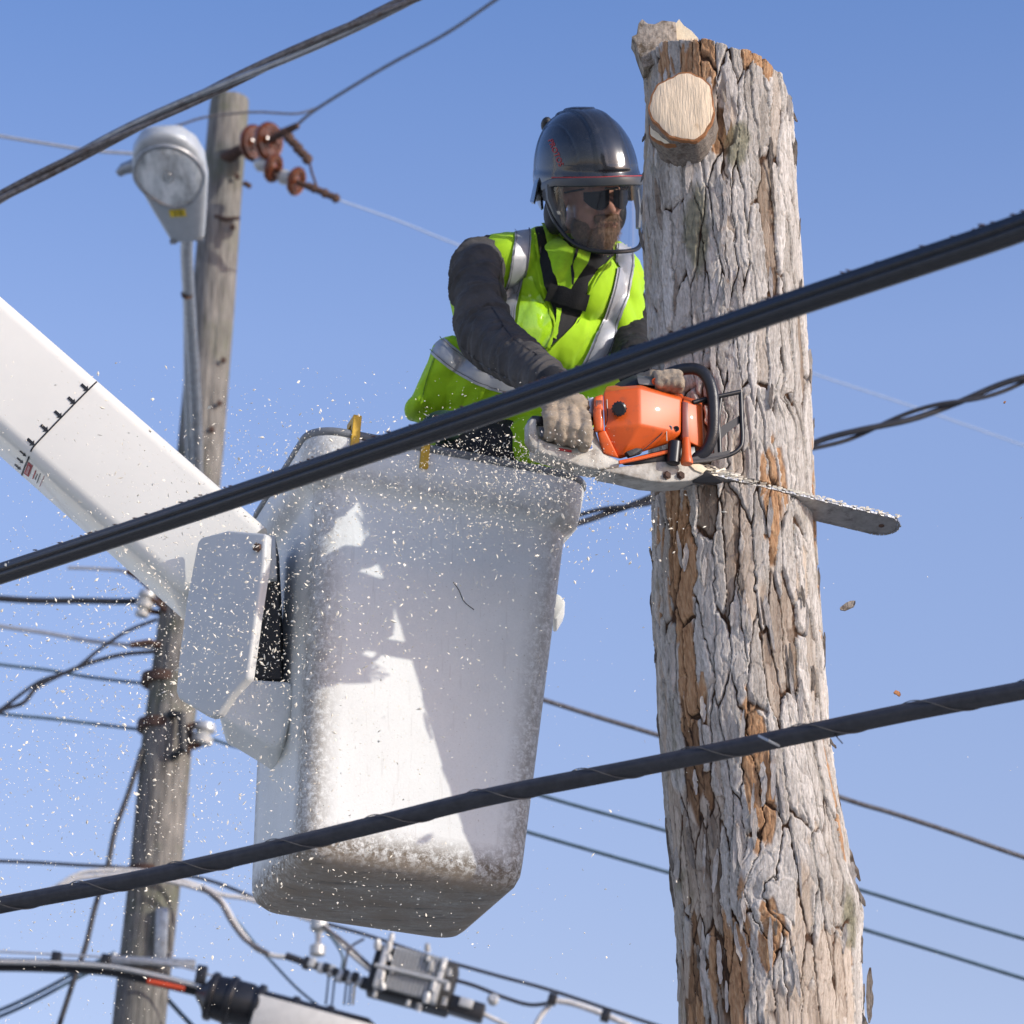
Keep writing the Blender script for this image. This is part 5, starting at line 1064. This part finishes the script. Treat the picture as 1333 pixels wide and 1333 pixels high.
far('drop_cable', 'dark cable sagging from pole then joining the climbing cable', [(-60, 962), (0, 926), (30, 915), (48, 895), (80, 878), (120, 862), (160, 852), (205, 848)], 6, 'dark_rubber', 18.2, cat='cable')
far('drop_cable', 'black cable dropping down beside the shaded pole to bottom edge', [(185, 975), (168, 1030), (150, 1080), (140, 1128), (124, 1180), (112, 1230), (98, 1270), (85, 1310), (72, 1350)], 7, 'dark_rubber', 18.3, cat='cable')
far('stay_wire', 'upper of two blue-grey wires at bottom left corner', [(-80, 1345), (0, 1315), (50, 1292), (95, 1268), (150, 1240)], 5, 'blue_wire', 18.8)
far('stay_wire', 'lower of two blue-grey wires at bottom left corner', [(-80, 1352), (0, 1323), (50, 1300), (97, 1275), (150, 1250)], 5, 'blue_wire', 18.9)
far('stay_wire', 'blue-grey wire dropping to the bottom edge right of the shaded pole', [(205, 1285), (222, 1305), (250, 1335), (290, 1375)], 6, 'blue_wire', 18.5)
far('messenger_strand', 'thin dark strand above the white coaxial cables at left', [(-80, 1118), (0, 1121), (50, 1123), (100, 1126), (165, 1130), (260, 1143), (330, 1168), (400, 1195), (480, 1218), (560, 1245), (640, 1268), (720, 1290), (840, 1330), (980, 1375)], 4.6, 'dark_rubber', 18.3)
far('coaxial_cable', 'uppermost white coaxial cable arching across the shaded pole', [(-60, 1180), (0, 1170), (60, 1160), (95, 1141), (120, 1134), (180, 1134), (230, 1144), (265, 1155), (290, 1165), (330, 1172), (410, 1200), (430, 1213), (455, 1240), (490, 1270)], 6, 'white_cable', 18.2, cat='cable')
far('coaxial_cable', 'white coaxial cable looping down between pole and bucket bottom', [(80, 1152), (110, 1142), (180, 1139), (225, 1148), (268, 1160), (290, 1175), (308, 1205), (330, 1232), (352, 1243), (372, 1246)], 6.5, 'white_cable', 18.15, cat='cable')
far('coaxial_cable', 'grey coaxial cable hanging in slack curve left of the looping white one', [(262, 1155), (285, 1172), (300, 1198), (318, 1222), (338, 1235), (350, 1242)], 6, 'grey_wire', 18.1, cat='cable')
far('thin_drop_wire', 'thin blue wire curving down from the coaxial loop to the splice', [(268, 1160), (300, 1190), (335, 1232), (352, 1250), (385, 1285), (415, 1310)], 3.4, 'blue_wire', 18.2)
m_tr = far('trunk_cable', 'thick black and silver trunk cable across the pole near the bottom', [(-100, 1256), (0, 1256), (80, 1258), (140, 1262), (190, 1272), (240, 1284), (285, 1295)], 17, 'black_rubber', 18.0, cat='cable')
far('cable_tape', 'x', [(192, 1277.5), (215, 1282), (240, 1287.5)], 7, 'tape', 17.9); tpz = bpy.data.objects[[o.name for o in bpy.data.objects if o.name.startswith('cable_tape')][0]]
tpz.parent = m_tr; del tpz['label']; del tpz['category']
far('silver_sheath', 'x', [(-100, 1251), (0, 1252), (80, 1254), (140, 1258), (190, 1267), (240, 1279), (285, 1291)], 6, 'alloy', 17.93); tpz = bpy.data.objects['silver_sheath']; tpz.parent = m_tr; del tpz['label']; del tpz['category']
far('messenger_strand', 'thin pale strand above the thick trunk cable at the bottom', [(-80, 1236), (0, 1239), (80, 1243), (150, 1247), (230, 1257), (300, 1278), (360, 1300), (450, 1335)], 3, 'pale_wire', 18.1)
for x, y, w, h in ((73, 1249, 12, 18), (138, 1250, 12, 14), (262, 1270, 13, 24)):
    F_ = Frame(W(x, y, 17.95), (1, 0, -.15), (0, 0, 1)); s = 1 / PXM(17.95); o = MB().box(F_, -w * s / 2, w * s / 2, -.03, .03, -h * s / 2, h * s / 2).build('cable_clamp', M['plastic_black'], m_tr, bevel=.006)
# splice closure at the bottom edge
spc = thing('splice_closure', 'black splice case with white panel cut by the bottom edge of the picture', 'splice case', W(330, 1310, 17.9))
FS = Frame(W(380, 1325, 17.9), (1, 0, -.27), (0, 0, 1)); s = 1 / PXM(17.9)
MB().lathe([(.03, -.56), (.07, -.52), (.12, -.49), (.13, -.4), (.13, -.25), (.11, -.2), (.11, .42), (.07, .5), (.03, .56)], FS.P(0, 0, 0), FS.x, 20).build('splice_case', M['plastic_black'], spc)
for x, r in ((-.47, .14), (-.36, .145), (-.2, .14), (0, .125), (.2, .125)): MB().lathe([(r * .95, -.02), (r, -.012), (r, .012), (r * .95, .02)], FS.P(x, 0, 0), FS.x, 20).build('clamp_ring', M['plastic_black'], spc)
MB().box(FS, -.2, .5, -.135, -.1, -.13, .055).build('white_panel', M['label_white'], spc, bevel=.008)
# small connectors on the messenger right of the loop
con = thing('tap_assembly', 'row of small silver and black line taps under the bucket bottom', 'line tap', W(440, 1268, 18.1))
for k in range(16):
    x = 400 + k * 6.2; y = 1252 + k * 2.2; F_ = Frame(W(x, y, 18.1), (1, 0, -.35), (0, 0, 1)); a = random.uniform(.015, .035)
    MB().box(F_, -.02, .02, -a, a, -random.uniform(.02, .05), random.uniform(.015, .035)).build('tap_body' if k % 2 else 'tap_connector', M['alloy'] if k % 2 else M['plastic_black'], con, bevel=.006)
MB().tube([W(372, 1244, 18.1), W(400, 1254, 18.1), W(500, 1289, 18.1)], .022, 8).build('tap_line', M['dark_rubber'], con)
for x in (428, 436, 452, 458, 463): MB().tube([W(x, 1270, 18.1), W(x - 2, 1290, 18.1), W(x - 4, 1308, 18.1)], .007, 6).build('tap_lead', M['yellow'] if x == 463 else M['blue_wire'], con)
cw = MB().lathe([(.02, -.1), (.045, -.09), (.045, -.04), (.015, -.02), (.02, .04), (.05, .06), (.05, .12), (.02, .14)], W(414, 1223, 18.1), (0.03, 0, 1), 16).build('hanging_weight', M['alloy']); tag(cw, 'small silver weight hanging under the bucket bottom', 'connector')
far('thin_drop_wire', 'blue wire bowing down from the silver weight to the taps', [(418, 1205), (435, 1225), (446, 1245), (445, 1262)], 3.6, 'blue_wire', 18.15)
far('thin_drop_wire', 'thin dark wire slanting from the strand down to the taps', [(474, 1222), (455, 1235), (448, 1262)], 3.2, 'dark_rubber', 18.15)
# line amplifier with cooling fins
amp = thing('line_amplifier', 'silver finned amplifier box hanging on the cable strand', 'amplifier', W(540, 1272, 18.0))
AF = Frame(W(538, 1272, 18.0), (1, 0, -.27), (.0, 0, 1)); s = 1 / PXM(18.0)
MB().box(AF, -52 * s, 52 * s, -.09, .12, -34 * s, 26 * s).build('amplifier_body', M['plastic_matt'], amp, bevel=.015)
for k in range(12): x = (-27 + k * 4.7) * s; MB().box(AF, x, x + 2.3 * s, -.15, -.088, -29 * s, 25 * s).build('cooling_fin', M['alloy'], amp, smooth=False)
for x, y in ((-38, 0), (34, 0)):
    MB().box(AF, (x - 4) * s, (x + 4) * s, -.17, -.08, -32 * s, 26 * s).build('end_bracket', M['alloy'], amp, bevel=.01)
for x, z, r in ((-50, 20, 9), (-36, 33, 7), (-36, 22, 8), (-32, 8, 6), (-34, -16, 8), (-30, -28, 7), (10, 32, 7), (14, 20, 5), (20, 12, 8), (34, 14, 7), (30, -12, 8), (26, -28, 9), (44, 10, 6), (46, -8, 7), (48, -26, 6), (-36, -40, 5), (20, -42, 6), (6, -40, 5), (-24, -6, 6)):
    r *= .8; MB().lathe([(.02, -r * s * .9), (r * s * .62, -r * s * .7), (r * s * .7, 0), (r * s * .55, r * s * .6), (.015, r * s * .9)], AF.P(x * s, -.16, z * s), (random.uniform(-.3, .3), random.uniform(-.6, 0), 1), 12).build('port_connector', M['alloy'], amp)
MB().tube([AF.P(-46 * s, -.17, -6 * s), AF.P(46 * s, -.17, -4 * s)], .012, 8).build('clamp_strap', M['alloy'], amp)
tap = thing('line_tap', 'black and silver line tap right of the amplifier', 'line tap', W(612, 1312, 18.0)); TF = Frame(W(608, 1314, 18.0), (1, 0, -.3), (0, 0, 1))
MB().box(TF, -.11, .1, -.06, .06, -.05, .05).build('tap_body', M['plastic_black'], tap, bevel=.012); MB().lathe([(.03, 0), (.035, .03), (.02, .05)], TF.P(.13, -.03, .08), (0, -1, .2), 14).build('tap_port', M['alloy'], tap); MB().box(TF, -.05, .03, -.085, -.055, -.01, .045).build('tap_face', M['alloy'], tap, bevel=.008)
far('coaxial_cable', 'pale cable end running from the line tap to bottom edge', [(625, 1318), (650, 1330), (680, 1345)], 6, 'white_cable', 18, cat='cable')
far('coaxial_cable', 'dark cable sagging from the amplifier to the white-taped joint', [(590, 1275), (620, 1284), (655, 1298), (690, 1308), (720, 1305)], 5, 'dark_rubber', 18, cat='cable')
far('coaxial_cable', 'pale cable along the strand right of the white-taped joint', [(718, 1302), (745, 1306), (790, 1322), (840, 1345)], 8, 'white_cable', 18, cat='cable')
far('coaxial_cable', 'white cable bending down from the joint to bottom edge', [(724, 1302), (714, 1310), (702, 1326), (690, 1350)], 7, 'white_cable', 17.95, cat='cable')
for x, y in ((719, 1301), (788, 1323)): o = MB().box(Frame(W(x, y, 17.9), (1, 0, -.3), (0, 0, 1)), -.025, .025, -.03, .03, -.03, .03).build('cable_tie_block', M['plastic_black'], bevel=.006); tag(o, 'small black clamp where the white cable bends down' if x == 719 else 'small black clamp near the bottom edge on the pale cable', 'clamp')
far('coaxial_cable', 'faint wire end between bucket bottom and amplifier', [(420, 1205), (450, 1228), (480, 1256), (500, 1270)], 5, 'grey_wire', 18.05, cat='cable')

# ---------------------------------------------------------------- sawdust and flying bark
rs = np.random.default_rng(12); v = []; f = []
def chips(px, py, dep, size):
    for x, y, d, sz in zip(px, py, dep, size):
        c = CAM + ray(x, y) * float(d); a = Vector(rs.normal(size=3)).normalized(); b = a.orthogonal().normalized(); b = Matrix.Rotation(rs.uniform(0, 6.3), 3, a) @ b; n_ = a.cross(b)
        L, w_, t_ = sz * rs.uniform(.7, 1.8), sz * rs.uniform(.3, .75), sz * .08; k = len(v)
        v.extend([c + a * L * .5, c + b * w_ * .5 + n_ * t_, c - a * L * .5 * rs.uniform(.5, 1), c - b * w_ * .5 + n_ * t_, c - n_ * t_ * 1.5, c + a * L * .2 + n_ * t_ * 2.2])
        f.extend([(k, k + 1, k + 5), (k + 1, k + 2, k + 5), (k + 2, k + 3, k + 5), (k + 3, k, k + 5), (k + 1, k, k + 4), (k + 2, k + 1, k + 4), (k + 3, k + 2, k + 4), (k, k + 3, k + 4)])
def cloud(n, cx, cy, sx, sy, rot, d0, d1, s0, s1, lim=None):
    a = rs.normal(0, sx, n); b = rs.normal(0, sy, n); c_, s_ = math.cos(R(rot)), math.sin(R(rot)); px = cx + a * c_ - b * s_; py = cy + a * s_ + b * c_
    k = (px > -60) & (px < 1390) & (py < 1390)
    if lim: k &= lim(px, py)
    k &= ~((px > 800) & (py < 640) & (py > 0)) & (py > 470 + 0 * px)
    m = k.sum(); chips(px[k], py[k], rs.uniform(d0, d1, m), 1.14 * np.exp(rs.normal(math.log((s0 * s1) ** .5), .5, m)).clip(s0 * .4, s1 * 1.5))
FD = lambda x, y: ~((x > 430) & (y > 900))
cloud(1700, 600, 640, 120, 50, 5, 7.35, 7.8, .0032, .0065)
cloud(1300, 690, 615, 60, 22, 8, 7.3, 7.6, .002, .0045)
cloud(1700, 330, 790, 150, 120, -30, 7.1, 7.75, .0035, .0075)
cloud(2300, 160, 940, 170, 190, -20, 6.8, 7.7, .0028, .0062, lambda x, y: x < 420)
cloud(1500, 120, 1120, 190, 170, 0, 6.8, 8.8, .0022, .0045, lambda x, y: x < 480)
cloud(500, 520, 860, 130, 160, 0, 7.2, 7.75, .0028, .0055)
cloud(260, 480, 1160, 130, 40, 8, 7.2, 7.75, .0028, .0055)
cloud(160, 330, 600, 40, 45, 0, 7.2, 7.8, .003, .0055)
cloud(260, 800, 640, 40, 30, 20, 7.3, 7.7, .0015, .0035)
cloud(350, 850, 950, 260, 260, 0, 7.0, 9, .0018, .0032)
cloud(5200, 250, 840, 200, 200, -15, 6.9, 7.7, .0013, .0028)
cloud(1500, 420, 700, 170, 90, -15, 7.0, 7.6, .0015, .003)
cloud(900, 640, 640, 110, 45, 6, 7.3, 7.7, .001, .002)
cloud(60, 150, 700, 60, 60, 0, 6.9, 7.6, .003, .005)
me = bpy.data.meshes.new('sawdust'); me.from_pydata([tuple(q) for q in v], [], f); o = link('sawdust', me, M['dust']); tag(o, 'cloud of pale sawdust chips flying from the saw past the bucket', 'sawdust', kind='stuff')
# dust caked on the cover nuts etc. stays in the cloud; larger flying flakes are things
def flk(px, py, d, L, w_, ang, label, mm):
    c = LP(px, py, d); a = Vector((math.cos(ang), .2, math.sin(ang))).normalized(); b = a.cross(Vector((0, -1, .3))).normalized(); n_ = a.cross(b); pts = []; n = 11
    for k in range(n):
        t = 2 * math.pi * k / n; j = random.uniform(.65, 1.15); pts.append((math.cos(t) * L / 2 * j, math.sin(t) * w_ / 2 * j))
    vv_ = [c + a * x + b * y + n_ * (.003 * math.sin(x * 300)) for x, y in pts] + [c + a * x + b * y + n_ * (.003 * math.sin(x * 300) + .003) for x, y in pts]
    o = MB().add(vv_, [tuple(range(n)), tuple(range(2 * n - 1, n - 1, -1))] + [(i, i + n, (i + 1) % n + n, (i + 1) % n) for i in range(n)]).build('bark_flake', mm, smooth=False); tag(o, label, 'bark flake')
flk(1105, 788, 7.6, .05, .02, .5, 'grey-brown bark flake falling beside the trunk below the bar tip', M['flake_grey'])
flk(1168, 902, 7.6, .017, .017, .2, 'small reddish bark crumb falling above the lower cable at right', M['rim_bark'])
flk(1308, 523, 7.6, .014, .006, 1.1, 'tiny brown crumb falling under the twisted cables at right edge', M['rim_bark'])

GR = {'span_wire': 'thin overhead wires in the background', 'drop_cable': 'dark drop cables at the pole', 'coaxial_cable': 'coaxial cables near the bottom edge', 'stay_wire': 'blue-grey stay wires at the bottom', 'messenger_strand': 'messenger strands above the cables', 'thin_drop_wire': 'thin drop wires under the bucket', 'cable_tie_block': 'black clamps on the pale cable', 'bark_flake': 'bark pieces falling through the air'}
for o in bpy.data.objects:
    k = o.name.split('.')[0]
    if k in GR and o.parent is None and 'category' in o: o['group'] = GR[k]
